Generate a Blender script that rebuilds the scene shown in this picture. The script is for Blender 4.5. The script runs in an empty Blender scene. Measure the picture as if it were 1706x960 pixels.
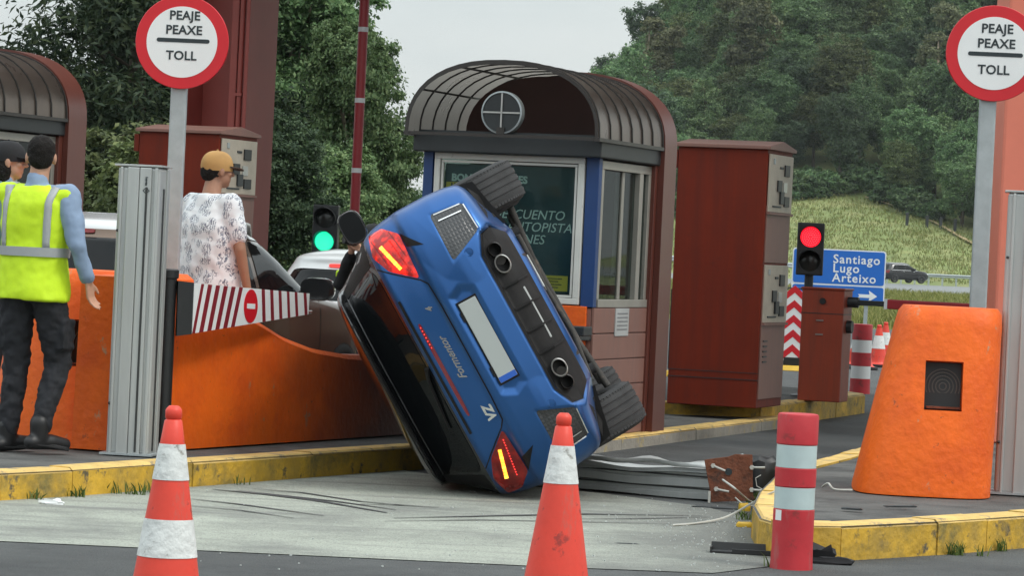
import bpy, bmesh, math, random
import numpy as np
from mathutils import Vector, Matrix, Euler

R = math.radians
sc = bpy.context.scene
col = sc.collection

# ------------------------------------------------------------------ camera
W0, H0, FPX = 1706.0, 960.0, 5600.0          # photograph size and focal length in its pixels
CAMZ = 1.48
PITCH = math.degrees(math.atan(66 / FPX))
ROLL = 2.7
cam_d = bpy.data.cameras.new("camera")
cam = bpy.data.objects.new("camera", cam_d)
col.objects.link(cam)
cam_d.sensor_width = 36.0
cam_d.lens = FPX / W0 * 36.0
cam_d.clip_start = 0.5
cam_d.clip_end = 3000
CAMM = Matrix.Translation((0, 0, CAMZ)) @ Matrix.Rotation(R(90 - PITCH), 4, 'X') @ Matrix.Rotation(R(ROLL), 4, 'Z')
cam.matrix_world = CAMM
sc.camera = cam
cam_d.dof.use_dof = False

# ------------------------------------------------------------------ world, sun, exposure
SUN_EL, SUN_AZ = 52.0, 118.0                  # azimuth clockwise from +Y (straight ahead)
w = bpy.data.worlds.new("World")
sc.world = w
w.use_nodes = True
nt = w.node_tree
nt.nodes.clear()
wo = nt.nodes.new('ShaderNodeOutputWorld')
bg = nt.nodes.new('ShaderNodeBackground')
sky = nt.nodes.new('ShaderNodeTexSky')
sky.sky_type = 'NISHITA'
sky.sun_disc = False
sky.sun_elevation = R(SUN_EL)
sky.sun_rotation = R(SUN_AZ)
sky.air_density = 1.5
sky.dust_density = 4.0
tcw = nt.nodes.new('ShaderNodeTexCoord')
mpw = nt.nodes.new('ShaderNodeMapping'); mpw.inputs['Scale'].default_value = (1, 1, 3.0)
nzw = nt.nodes.new('ShaderNodeTexNoise'); nzw.inputs['Scale'].default_value = 5.0; nzw.inputs['Detail'].default_value = 6
crw = nt.nodes.new('ShaderNodeValToRGB')
crw.color_ramp.elements[0].position = 0.3; crw.color_ramp.elements[0].color = (6.0, 6.75, 6.95, 1)
crw.color_ramp.elements[1].position = 0.7; crw.color_ramp.elements[1].color = (7.9, 8.3, 8.25, 1)
mxw = nt.nodes.new('ShaderNodeMixRGB'); mxw.inputs['Fac'].default_value = 0.88   # overcast cloud deck over the clear sky
nt.links.new(tcw.outputs['Generated'], mpw.inputs['Vector'])
nt.links.new(mpw.outputs['Vector'], nzw.inputs['Vector'])
nt.links.new(nzw.outputs['Fac'], crw.inputs['Fac'])
nt.links.new(sky.outputs['Color'], mxw.inputs['Color1'])
nt.links.new(crw.outputs['Color'], mxw.inputs['Color2'])
# an overcast sky is brighter overhead than at the horizon: L = Lh (1 + k sin elevation)
sxw = nt.nodes.new('ShaderNodeSeparateXYZ'); nt.links.new(tcw.outputs['Generated'], sxw.inputs[0])
clw = nt.nodes.new('ShaderNodeMath'); clw.operation = 'MAXIMUM'; clw.inputs[1].default_value = 0.0; nt.links.new(sxw.outputs['Z'], clw.inputs[0])
maw = nt.nodes.new('ShaderNodeMath'); maw.operation = 'MULTIPLY_ADD'; maw.inputs[1].default_value = 1.7; maw.inputs[2].default_value = 1.0; nt.links.new(clw.outputs[0], maw.inputs[0])
mlw = nt.nodes.new('ShaderNodeVectorMath'); mlw.operation = 'SCALE'; nt.links.new(mxw.outputs['Color'], mlw.inputs[0]); nt.links.new(maw.outputs[0], mlw.inputs['Scale'])
nt.links.new(mlw.outputs['Vector'], bg.inputs['Color'])
bg.inputs['Strength'].default_value = 0.10
nt.links.new(bg.outputs['Background'], wo.inputs['Surface'])

sun_d = bpy.data.lights.new("sun", 'SUN')
sun_d.energy = 1.2
sun_d.angle = R(14)
sun_d.color = (1.0, 0.96, 0.9)
sun = bpy.data.objects.new("sun", sun_d)
col.objects.link(sun)
_sd = Vector((math.sin(R(SUN_AZ)) * math.cos(R(SUN_EL)), math.cos(R(SUN_AZ)) * math.cos(R(SUN_EL)), math.sin(R(SUN_EL))))
sun.rotation_euler = _sd.to_track_quat('Z', 'Y').to_euler()

sc.view_settings.view_transform = 'Standard'
sc.view_settings.look = 'None'
sc.view_settings.exposure = 0.0
sc.view_settings.gamma = 1.0
sc.view_settings.use_curve_mapping = False
sc.render.engine = 'CYCLES'
sc.cycles.max_bounces = 6
sc.cycles.transparent_max_bounces = 6
sc.cycles.use_denoising = True
sc.cycles.caustics_reflective = False
sc.cycles.caustics_refractive = False

# ------------------------------------------------------------------ helpers
CR = CAMM.to_3x3()
def ray(px, py):
    d = CR @ Vector(((px - W0 / 2) / FPX, -(py - H0 / 2) / FPX, -1.0))
    return d / d.y
def G(px, py, z=0.0):
    """where the photograph's pixel meets the level z"""
    d = ray(px, py)
    t = (z - CAMZ) / d.z
    return Vector((d.x * t, d.y * t, z))
def V(px, py, dist):
    d = ray(px, py)
    return Vector((d.x * dist, dist, CAMZ + d.z * dist))

LANE = 19.0                                   # lanes run this far to the right of the view
UX, UY = math.sin(R(LANE)), math.cos(R(LANE))
def lane_pt(v, u, z=0.0):
    """v across the lane (to the right), u along it"""
    return Vector((UY * v + UX * u, -UX * v + UY * u, z))
def lane_uv(p):
    return (UY * p.x - UX * p.y, UX * p.x + UY * p.y)

def mat(name, c, rough=0.6, metal=0.0, var=0.12, vs=3.0, bump=0.0, bs=60.0, c2=None, thr=0.62, soft=0.06, ds=8.0,
        coat=0.0, spec=0.5, emit=None, es=0.0, stretch=None, c4=None, thr4=0.6, ds4=3.0, soft4=0.08, st4=(9, 9, 0.5), enoise=0.0, c3=None, thr3=0.66, ds3=2.0, soft3=0.1, rvar=0.0):
    m = bpy.data.materials.get(name)
    if m: return m
    m = bpy.data.materials.new(name)
    m.use_nodes = True
    n, l = m.node_tree.nodes, m.node_tree.links
    b = n['Principled BSDF']
    b.inputs['Roughness'].default_value = rough
    b.inputs['Metallic'].default_value = metal
    b.inputs['Specular IOR Level'].default_value = spec
    b.inputs['Coat Weight'].default_value = coat
    b.inputs['Coat Roughness'].default_value = 0.04
    tc = n.new('ShaderNodeTexCoord')
    vec = tc.outputs['Object']
    if stretch:
        mp = n.new('ShaderNodeMapping'); mp.inputs['Scale'].default_value = stretch
        l.new(vec, mp.inputs['Vector']); vec = mp.outputs['Vector']
    nz = n.new('ShaderNodeTexNoise'); nz.inputs['Scale'].default_value = vs; nz.inputs['Detail'].default_value = 5; nz.inputs['Roughness'].default_value = 0.65
    l.new(vec, nz.inputs['Vector'])
    cr = n.new('ShaderNodeValToRGB')
    e = cr.color_ramp.elements
    e[0].position, e[1].position = 0.3, 0.7
    e[0].color = tuple(max(0, x * (1 - var)) for x in c[:3]) + (1,)
    e[1].color = tuple(x * (1 + var) for x in c[:3]) + (1,)
    l.new(nz.outputs['Fac'], cr.inputs['Fac'])
    out = cr.outputs['Color']
    for (cc, th, sf, dsc, off) in ((c2, thr, soft, ds, 3.7), (c3, thr3, soft3, ds3, 9.1), (c4, thr4, soft4, ds4, 5.3)):
        if cc is None: continue
        mp2 = n.new('ShaderNodeMapping'); mp2.inputs['Location'].default_value = (off, off * 2, off * 3)
        if off == 5.3: mp2.inputs['Scale'].default_value = st4
        l.new(vec, mp2.inputs['Vector'])
        n2 = n.new('ShaderNodeTexNoise'); n2.inputs['Scale'].default_value = dsc; n2.inputs['Detail'].default_value = 7; n2.inputs['Roughness'].default_value = 0.7
        l.new(mp2.outputs['Vector'], n2.inputs['Vector'])
        r2 = n.new('ShaderNodeValToRGB')
        r2.color_ramp.elements[0].position = th - sf; r2.color_ramp.elements[0].color = (0, 0, 0, 1)
        r2.color_ramp.elements[1].position = th + sf; r2.color_ramp.elements[1].color = (1, 1, 1, 1)
        l.new(n2.outputs['Fac'], r2.inputs['Fac'])
        mx = n.new('ShaderNodeMixRGB'); mx.inputs['Color2'].default_value = tuple(cc[:3]) + (1,)
        l.new(r2.outputs['Color'], mx.inputs['Fac']); l.new(out, mx.inputs['Color1'])
        out = mx.outputs['Color']
    l.new(out, b.inputs['Base Color'])
    if rvar:
        mr = n.new('ShaderNodeMapRange'); mr.inputs['To Min'].default_value = rough - rvar; mr.inputs['To Max'].default_value = rough + rvar
        l.new(nz.outputs['Fac'], mr.inputs['Value']); l.new(mr.outputs['Result'], b.inputs['Roughness'])
    if bump:
        nb = n.new('ShaderNodeTexNoise'); nb.inputs['Scale'].default_value = bs; nb.inputs['Detail'].default_value = 6
        l.new(vec, nb.inputs['Vector'])
        bp = n.new('ShaderNodeBump'); bp.inputs['Strength'].default_value = bump; bp.inputs['Distance'].default_value = 0.02
        l.new(nb.outputs['Fac'], bp.inputs['Height']); l.new(bp.outputs['Normal'], b.inputs['Normal'])
    if emit:
        b.inputs['Emission Color'].default_value = tuple(emit) + (1,)
        b.inputs['Emission Strength'].default_value = es
        if enoise:
            ne = n.new('ShaderNodeTexNoise'); ne.inputs['Scale'].default_value = enoise; ne.inputs['Detail'].default_value = 3
            l.new(tc.outputs['Object'], ne.inputs['Vector'])
            re = n.new('ShaderNodeMapRange'); re.inputs['From Min'].default_value = 0.42; re.inputs['From Max'].default_value = 0.68; re.inputs['To Min'].default_value = es * 0.1; re.inputs['To Max'].default_value = es
            l.new(ne.outputs['Fac'], re.inputs['Value']); l.new(re.outputs['Result'], b.inputs['Emission Strength'])
    return m

class MB:
    def __init__(s): s.v = []; s.f = []
    def add(s, vs, fs):
        o = len(s.v); s.v += [tuple(x) for x in vs]; s.f += [tuple(i + o for i in f) for f in fs]; return s
    def box(s, c, d, rot=None):
        x, y, z = d[0] / 2, d[1] / 2, d[2] / 2
        vs = [Vector((a * x, b * y, e * z)) for e in (-1, 1) for b in (-1, 1) for a in (-1, 1)]
        if rot is not None: vs = [rot @ p for p in vs]
        return s.add([p + Vector(c) for p in vs], [(0, 2, 3, 1), (4, 5, 7, 6), (0, 1, 5, 4), (2, 6, 7, 3), (0, 4, 6, 2), (1, 3, 7, 5)])
    def cyl(s, p0, p1, r0, r1=None, n=16, caps=True):
        r1 = r0 if r1 is None else r1
        return s.tube([p0, p1], [r0, r1], n, caps)
    def tube(s, path, r, n=10, caps=True):
        path = [Vector(p) for p in path]
        rs = r if isinstance(r, (list, tuple)) else [r] * len(path)
        rings = []
        up = None
        for i, p in enumerate(path):
            t = (path[min(i + 1, len(path) - 1)] - path[max(i - 1, 0)]).normalized()
            if up is None:
                up = Vector((0, 0, 1)) if abs(t.z) < 0.9 else Vector((1, 0, 0))
            a = t.cross(up).normalized(); b = a.cross(t).normalized(); up = b
            rings.append([p + (a * math.cos(k * 2 * math.pi / n) + b * math.sin(k * 2 * math.pi / n)) * rs[i] for k in range(n)])
        return s.loft(rings, caps)
    def loft(s, rings, caps=True, closed=True):
        n = len(rings[0]); vs = [p for r in rings for p in r]; fs = []
        for i in range(len(rings) - 1):
            for k in range(n if closed else n - 1):
                a, b = i * n + k, i * n + (k + 1) % n
                fs.append((a, b, b + n, a + n))
        if caps:
            fs.append(tuple(reversed(range(n)))); fs.append(tuple((len(rings) - 1) * n + k for k in range(n)))
        return s.add(vs, fs)
    def prism(s, poly, a, b, axis='z'):
        def P(p, h):
            return {'z': (p[0], p[1], h), 'y': (p[0], h, p[1]), 'x': (h, p[0], p[1])}[axis]
        return s.loft([[P(p, a) for p in poly], [P(p, b) for p in poly]])
    def lathe(s, prof, n=24, c=(0, 0, 0), axis='z', caps=True):
        def P(r, h, a):
            x, y = r * math.cos(a), r * math.sin(a)
            q = {'z': (x, y, h), 'y': (x, h, y), 'x': (h, x, y)}[axis]
            return (q[0] + c[0], q[1] + c[1], q[2] + c[2])
        return s.loft([[P(r, h, 2 * math.pi * k / n) for k in range(n)] for r, h in prof], caps)
    def ball(s, c, r, n=14, m=9):
        r = (r, r, r) if not isinstance(r, (tuple, list)) else r
        rings = []
        for i in range(m + 1):
            a = math.pi * (i / m) * 0.98 + 0.01 * math.pi
            rings.append([(c[0] + r[0] * math.sin(a) * math.cos(2 * math.pi * k / n), c[1] + r[1] * math.sin(a) * math.sin(2 * math.pi * k / n), c[2] - r[2] * math.cos(a)) for k in range(n)])
        return s.loft(rings)
    def mesh(s, name):
        me = bpy.data.meshes.new(name); me.from_pydata(s.v, [], s.f)
        bm = bmesh.new(); bm.from_mesh(me); bmesh.ops.recalc_face_normals(bm, faces=bm.faces[:]); bm.to_mesh(me); bm.free()
        return me
    def build(s, name, m, parent=None, smooth=None, bevel=0.0, seg=2, loc=None, rot=None):
        me = s.mesh(name)
        return link(name, me, m, parent, smooth, bevel, seg, loc, rot)

def link(name, me, m, parent=None, smooth=None, bevel=0.0, seg=2, loc=None, rot=None):
    o = bpy.data.objects.new(name, me); col.objects.link(o)
    if m is not None: me.materials.append(m)
    if parent is not None: o.parent = parent
    if loc is not None: o.location = loc
    if rot is not None: o.rotation_euler = rot
    if bevel:
        b = o.modifiers.new('bevel', 'BEVEL'); b.width = bevel; b.segments = seg; b.limit_method = 'ANGLE'; b.angle_limit = R(40)
    if smooth is not None:
        me.shade_smooth()
        if smooth < 180: me.set_sharp_from_angle(angle=R(smooth))
    return o

def tag(o, label=None, cat=None, group=None, kind=None):
    if label: o['label'] = label
    if cat: o['category'] = cat
    if group: o['group'] = group
    if kind: o['kind'] = kind
    return o
def thing(name, label, cat, loc=(0, 0, 0), rz=0.0, group=None):
    o = bpy.data.objects.new(name, None); col.objects.link(o)
    o.location = loc; o.rotation_euler = (0, 0, R(rz)); o.empty_display_size = 0.2
    return tag(o, label, cat, group)
def copy_tree(o, parent=None):
    c = o.copy(); col.objects.link(c); c.parent = parent
    for ch in list(o.children): copy_tree(ch, c)
    return c
def bake(o):
    """evaluate the modifiers into the mesh"""
    dg = bpy.context.evaluated_depsgraph_get(); dg.update()
    me = bpy.data.meshes.new_from_object(o.evaluated_get(dg))
    o.modifiers.clear(); o.data = me
    return o
def cut(o, cutters):
    for c in cutters:
        b = o.modifiers.new('cut', 'BOOLEAN'); b.operation = 'DIFFERENCE'; b.object = c; b.solver = 'EXACT'
    bake(o)
    for c in cutters: bpy.data.objects.remove(c)
    return o
def text(body, size, m, parent, loc, rot=(R(90), 0, 0), name='lettering', shear=0.0, align='CENTER', bold=0.0, extrude=0.0015, spacing=1.0):
    cu = bpy.data.curves.new(name, 'FONT'); cu.body = body; cu.size = size; cu.shear = shear; cu.align_x = align; cu.align_y = 'CENTER'
    cu.extrude = extrude; cu.offset = bold; cu.space_character = spacing; cu.resolution_u = 3
    t = bpy.data.objects.new(name, cu); col.objects.link(t)
    dg = bpy.context.evaluated_depsgraph_get(); dg.update()
    me = bpy.data.meshes.new_from_object(t.evaluated_get(dg))
    bpy.data.objects.remove(t)
    return link(name, me, m, parent, None, 0, 2, loc, rot)

# ------------------------------------------------------------------ materials
A = {}
A['asphalt'] = mat('asphalt', (0.085, 0.09, 0.09), 0.85, var=0.25, vs=0.5, bump=0.9, bs=90, c2=(0.16, 0.165, 0.16), thr=0.60, soft=0.05, ds=80, c3=(0.05, 0.053, 0.055), thr3=0.56, ds3=0.6)
A['island_asphalt'] = mat('island_asphalt', (0.10, 0.10, 0.095), 0.9, var=0.3, vs=2.0, bump=0.5, bs=70, c2=(0.2, 0.2, 0.18), thr=0.66, soft=0.04, ds=40, c3=(0.04, 0.04, 0.04), thr3=0.58, ds3=2.5)
A['concrete'] = mat('worn_concrete', (0.40, 0.425, 0.365), 0.9, var=0.14, vs=1.4, bump=0.8, bs=70, c2=(0.22, 0.23, 0.205), thr=0.545, soft=0.06, ds=110, c3=(0.16, 0.165, 0.155), thr3=0.575, ds3=0.8, soft3=0.13, c4=(0.20, 0.205, 0.19), thr4=0.60, soft4=0.08, ds4=1.0, st4=(0.5, 4, 1))
A['kerb_yellow'] = mat('yellow_kerb_paint', (0.62, 0.37, 0.035), 0.7, var=0.22, vs=4, bump=0.5, bs=25, c2=(0.09, 0.08, 0.055), thr=0.60, soft=0.04, ds=7, c3=(0.42, 0.27, 0.05), thr3=0.55, ds3=3, c4=(0.20, 0.16, 0.05), thr4=0.58, soft4=0.08, ds4=2.0, st4=(1, 1, 1))
A['kerb_top'] = mat('yellow_kerb_faded', (0.66, 0.45, 0.15), 0.75, var=0.2, vs=5, bump=0.4, bs=25, c2=(0.22, 0.19, 0.14), thr=0.6, soft=0.05, ds=6)
A['kerb_grey'] = mat('kerb_bare', (0.30, 0.28, 0.24), 0.85, var=0.2, vs=5, bump=0.4, bs=30, c2=(0.42, 0.33, 0.14), thr=0.6, soft=0.05, ds=5)
A['orange'] = mat('orange_paint_concrete', (0.88, 0.145, 0.010), 0.5, spec=0.35, var=0.10, vs=3, bump=0.35, bs=22, c2=(0.16, 0.07, 0.035), thr=0.665, soft=0.025, ds=13, c3=(0.72, 0.10, 0.010), thr3=0.56, ds3=2.6, soft3=0.12, c4=(0.52, 0.27, 0.15), thr4=0.665, soft4=0.025, ds4=7, st4=(1, 1, 0.6))
A['maroon_wall'] = mat('brown_red_paint', (0.22, 0.055, 0.03), 0.55, var=0.12, vs=3, bump=0.25, bs=25)
A['red_box'] = mat('oxide_red_metal', (0.17, 0.020, 0.007), 0.55, var=0.12, vs=2.5, bump=0.05, bs=30, rvar=0.06, spec=0.2, c2=(0.10, 0.02, 0.012), thr=0.66, ds=9, c4=(0.12, 0.018, 0.009), thr4=0.56, soft4=0.12, ds4=1.2)
A['red_cab'] = mat('barrier_red_metal', (0.30, 0.045, 0.018), 0.45, var=0.12, vs=2.5, bump=0.06, bs=30, c2=(0.14, 0.04, 0.03), thr=0.66, ds=9, c4=(0.2, 0.04, 0.02), thr4=0.56, soft4=0.1, ds4=1.5)
A['booth_brown'] = mat('brown_red_lacquer', (0.115, 0.032, 0.022), 0.36, var=0.10, vs=2, bump=0.04, bs=20, rvar=0.06)
A['booth_panel'] = mat('booth_mauve_panel', (0.235, 0.115, 0.09), 0.5, var=0.1, vs=3, c2=(0.17, 0.10, 0.085), thr=0.66, ds=8, c4=(0.20, 0.11, 0.09), thr4=0.57, soft4=0.1, ds4=1.5)
A['bronze_roof'] = mat('dark_bronze_roof', (0.20, 0.16, 0.135), 0.30, metal=0.8, var=0.25, vs=3, bump=0.05, bs=12, rvar=0.10, c2=(0.26, 0.21, 0.17), thr=0.68, ds=14)
A['roof_under'] = mat('roof_lining', (0.52, 0.50, 0.45), 0.5, var=0.18, vs=4, c2=(0.16, 0.14, 0.12), thr=0.64, ds=5)
A['dark_trim'] = mat('dark_trim', (0.022, 0.026, 0.028), 0.45, var=0.2)
A['rib'] = mat('rib_metal', (0.05, 0.045, 0.042), 0.4, metal=0.5)
A['blue_frame'] = mat('booth_blue_paint', (0.01, 0.045, 0.16), 0.45, var=0.12)
A['white_frame'] = mat('white_frame_paint', (0.62, 0.62, 0.58), 0.45, var=0.08, c2=(0.3, 0.28, 0.24), thr=0.7, ds=12)
A['poster'] = mat('poster_print', (0.008, 0.042, 0.060), 0.35, var=0.25, vs=1.5, coat=0.6)
A['poster_white'] = mat('poster_lettering', (0.62, 0.70, 0.70), 0.5, var=0.05)
A['poster_yellow'] = mat('poster_yellow', (0.62, 0.47, 0.06), 0.5, var=0.08)
A['alu'] = mat('aluminium', (0.46, 0.475, 0.465), 0.42, metal=0.35, var=0.10, vs=1.6, stretch=(6, 6, 0.6), rvar=0.05)
A['alu_dark'] = mat('aluminium_shadow_joint', (0.035, 0.037, 0.037), 0.6)
A['galv'] = mat('galvanised_steel', (0.40, 0.44, 0.45), 0.45, metal=0.35, var=0.12, vs=9)
A['black'] = mat('black_powder_coat', (0.014, 0.015, 0.016), 0.45, var=0.25, vs=5)
A['rubber'] = mat('rubber', (0.022, 0.022, 0.023), 0.75, var=0.3, vs=6, bump=0.2, bs=60)
A['sign_red'] = mat('sign_red', (0.60, 0.012, 0.022), 0.35, var=0.06)
A['sign_white'] = mat('sign_white', (0.80, 0.82, 0.82), 0.35, var=0.03)
A['ink'] = mat('sign_ink', (0.02, 0.03, 0.035), 0.5)
A['cone_red'] = mat('cone_red', (0.74, 0.055, 0.03), 0.45, var=0.10, vs=5, c2=(0.36, 0.035, 0.025), thr=0.62, soft=0.03, ds=11, bump=0.08, bs=18, c4=(0.55, 0.10, 0.07), thr4=0.62, soft4=0.04, ds4=9, st4=(1, 1, 0.3))
A['cone_white'] = mat('reflective_white', (0.70, 0.72, 0.70), 0.5, var=0.10, vs=14, c2=(0.30, 0.29, 0.26), thr=0.63, soft=0.04, ds=16, bump=0.45, bs=26)
A['bollard_red'] = mat('bollard_red', (0.50, 0.025, 0.035), 0.5, var=0.10, vs=6, c2=(0.26, 0.03, 0.03), thr=0.62, soft=0.04, ds=9, c4=(0.42, 0.08, 0.08), thr4=0.62, soft4=0.04, ds4=8, st4=(1, 1, 0.25), bump=0.08, bs=20)
A['bollard_white'] = mat('bollard_reflective', (0.48, 0.58, 0.58), 0.4, var=0.06, vs=10)
A['beige_panel'] = mat('machine_panel', (0.46, 0.41, 0.33), 0.45, var=0.12, vs=6)
A['pink_col'] = mat('canopy_column_coral', (0.72, 0.20, 0.13), 0.5, var=0.06, vs=2)
A['red_col'] = mat('canopy_column_red', (0.30, 0.055, 0.042), 0.5, var=0.10, vs=2)
A['pole_red'] = mat('pole_red', (0.36, 0.022, 0.03), 0.4, var=0.08)
A['sign_blue'] = mat('sign_blue', (0.012, 0.14, 0.55), 0.4, var=0.05)
A['steel'] = mat('steel', (0.5, 0.5, 0.48), 0.35, metal=0.8)
A['rust'] = mat('rusted_steel', (0.16, 0.055, 0.028), 0.85, var=0.3, vs=9, bump=0.5, bs=40, c2=(0.07, 0.035, 0.025), thr=0.6, ds=12)
A['cable'] = mat('grey_cable', (0.50, 0.50, 0.46), 0.6)
A['yellow_plastic'] = mat('yellow_plastic', (0.72, 0.45, 0.04), 0.5, var=0.15)
A['green_glow'] = mat('green_lamp', (0.0, 0.5, 0.35), 0.3, emit=(0.0, 0.80, 0.42), es=1.15)
A['red_glow'] = mat('red_lamp', (0.6, 0.0, 0.02), 0.3, emit=(1.0, 0.012, 0.03), es=1.15)
A['lamp_off'] = mat('lamp_off', (0.02, 0.022, 0.02), 0.2)

def glass_mat(name, c, rough=0.03, tr=0.0):
    m = bpy.data.materials.new(name); m.use_nodes = True
    b = m.node_tree.nodes['Principled BSDF']
    b.inputs['Base Color'].default_value = tuple(c) + (1,)
    b.inputs['Roughness'].default_value = rough
    b.inputs['Specular IOR Level'].default_value = 0.6
    if tr:
        n, l = m.node_tree.nodes, m.node_tree.links
        t = n.new('ShaderNodeBsdfTransparent'); t.inputs['Color'].default_value = (0.82, 0.9, 0.87, 1)
        mx = n.new('ShaderNodeMixShader'); mx.inputs['Fac'].default_value = tr
        l.new(b.outputs['BSDF'], mx.inputs[1]); l.new(t.outputs['BSDF'], mx.inputs[2])
        l.new(mx.outputs['Shader'], n['Material Output'].inputs['Surface'])
    return m
A['glass'] = glass_mat('dark_car_glass', (0.005, 0.006, 0.007)); A['glass'].node_tree.nodes['Principled BSDF'].inputs['Specular IOR Level'].default_value = 0.2
A['booth_glass'] = glass_mat('booth_glass', (0.02, 0.025, 0.022), 0.02, 0.62)

def leaf_mat(name, c1, c2, c3):
    m = bpy.data.materials.new(name); m.use_nodes = True
    n, l = m.node_tree.nodes, m.node_tree.links
    b = n['Principled BSDF']; b.inputs['Roughness'].default_value = 0.6; b.inputs['Specular IOR Level'].default_value = 0.3
    g = n.new('ShaderNodeNewGeometry')
    cr = n.new('ShaderNodeValToRGB'); e = cr.color_ramp.elements
    e[0].position, e[0].color = 0.0, tuple(c1) + (1,)
    e[1].position, e[1].color = 1.0, tuple(c3) + (1,)
    k = e.new(0.55); k.color = tuple(c2) + (1,)
    l.new(g.outputs['Random Per Island'], cr.inputs['Fac'])
    oi = n.new('ShaderNodeObjectInfo')
    hs = n.new('ShaderNodeHueSaturation')
    mr = n.new('ShaderNodeMapRange'); mr.inputs['To Min'].default_value = 0.68; mr.inputs['To Max'].default_value = 1.4
    mh = n.new('ShaderNodeMapRange'); mh.inputs['To Min'].default_value = 0.488; mh.inputs['To Max'].default_value = 0.517
    wn = n.new('ShaderNodeMath'); wn.operation = 'FRACT'; wm = n.new('ShaderNodeMath'); wm.operation = 'MULTIPLY'; wm.inputs[1].default_value = 7.31
    l.new(oi.outputs['Random'], mr.inputs['Value']); l.new(oi.outputs['Random'], wm.inputs[0]); l.new(wm.outputs[0], wn.inputs[0]); l.new(wn.outputs[0], mh.inputs['Value'])
    l.new(mr.outputs['Result'], hs.inputs['Value']); l.new(mh.outputs['Result'], hs.inputs['Hue']); l.new(cr.outputs['Color'], hs.inputs['Color'])
    l.new(hs.outputs['Color'], b.inputs['Base Color'])
    tr = n.new('ShaderNodeBsdfTranslucent'); l.new(hs.outputs['Color'], tr.inputs['Color'])
    mx = n.new('ShaderNodeMixShader'); mx.inputs['Fac'].default_value = 0.3
    l.new(b.outputs['BSDF'], mx.inputs[1]); l.new(tr.outputs['BSDF'], mx.inputs[2])
    l.new(mx.outputs['Shader'], n['Material Output'].inputs['Surface'])
    return m
A['leaf'] = leaf_mat('broadleaf_foliage', (0.055, 0.105, 0.042), (0.105, 0.18, 0.07), (0.19, 0.265, 0.115))
A['leaf_dark'] = leaf_mat('dark_foliage', (0.042, 0.078, 0.038), (0.074, 0.125, 0.058), (0.135, 0.195, 0.088))
A['leaf_olive'] = leaf_mat('olive_foliage', (0.055, 0.075, 0.025), (0.10, 0.13, 0.045), (0.18, 0.205, 0.08))
A['leaf_pine'] = leaf_mat('pine_foliage', (0.02, 0.04, 0.022), (0.04, 0.066, 0.032), (0.085, 0.115, 0.05))
A['leaf_gum'] = leaf_mat('eucalyptus_foliage', (0.07, 0.08, 0.04), (0.12, 0.13, 0.06), (0.19, 0.19, 0.10))
A['bark'] = mat('bark', (0.09, 0.07, 0.05), 0.9, var=0.3, vs=6, bump=0.6, bs=14)
A['bark_pale'] = mat('pale_bark', (0.30, 0.25, 0.18), 0.85, var=0.25, vs=3, bump=0.3, bs=14)
A['grass_blade'] = leaf_mat('grass_blades', (0.10, 0.12, 0.03), (0.20, 0.21, 0.06), (0.34, 0.31, 0.13))
A['meadow_blade'] = leaf_mat('meadow_blades', (0.15, 0.19, 0.06), (0.22, 0.255, 0.085), (0.34, 0.33, 0.14))
A['weed'] = leaf_mat('weed_blades', (0.05, 0.09, 0.02), (0.09, 0.14, 0.035), (0.16, 0.19, 0.06))
A['grass'] = mat('meadow_ground', (0.19, 0.235, 0.075), 0.95, var=0.3, vs=0.14, bump=0.8, bs=1.2, c2=(0.29, 0.285, 0.12), thr=0.55, soft=0.12, ds=0.22, c3=(0.14, 0.18, 0.06), thr3=0.58, ds3=0.35, soft3=0.1)
def shell_mat():
    m = A['bronze_roof'].copy(); m.name = 'smoky_roof_sheet'
    n, l = m.node_tree.nodes, m.node_tree.links
    t = n.new('ShaderNodeBsdfTranslucent'); t.inputs['Color'].default_value = (0.62, 0.58, 0.52, 1)
    mx = n.new('ShaderNodeMixShader'); mx.inputs['Fac'].default_value = 0.26
    l.new(n['Principled BSDF'].outputs['BSDF'], mx.inputs[1]); l.new(t.outputs['BSDF'], mx.inputs[2]); l.new(mx.outputs['Shader'], n['Material Output'].inputs['Surface'])
    return m
A['roof_sheet'] = shell_mat()
A['wood_floor'] = mat('forest_floor', (0.035, 0.05, 0.02), 0.95, var=0.3, vs=0.3)


# ================================================================== the setting
def sheet(name, poly, z, m, parent=None, kind='structure'):
    b = MB(); b.add([(p[0], p[1], z) for p in poly], [tuple(range(len(poly)))])
    o = b.build(name, m, parent)
    if kind and parent is None: tag(o, kind=kind)
    return o

# toll plaza asphalt, verge, motorway, hill
sheet('asphalt_ground', [(-70, -20), (70, -20), (70, 78), (-70, 78)], 0.0, A['asphalt'])
pad = sheet('concrete_pavement', [(-6, 15.62), (0.3, 15.66), (1.0, 15.72), (1.30, 16.2), (1.42, 16.9), (1.40, 17.6), (1.5, 18.9), (1.2, 19.9), (0.6, 20.6), (-0.2, 21.2), (-0.7, 21.9), (-1.2, 21.4), (-6, 17.0)], 0.004, A['concrete'])

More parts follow.
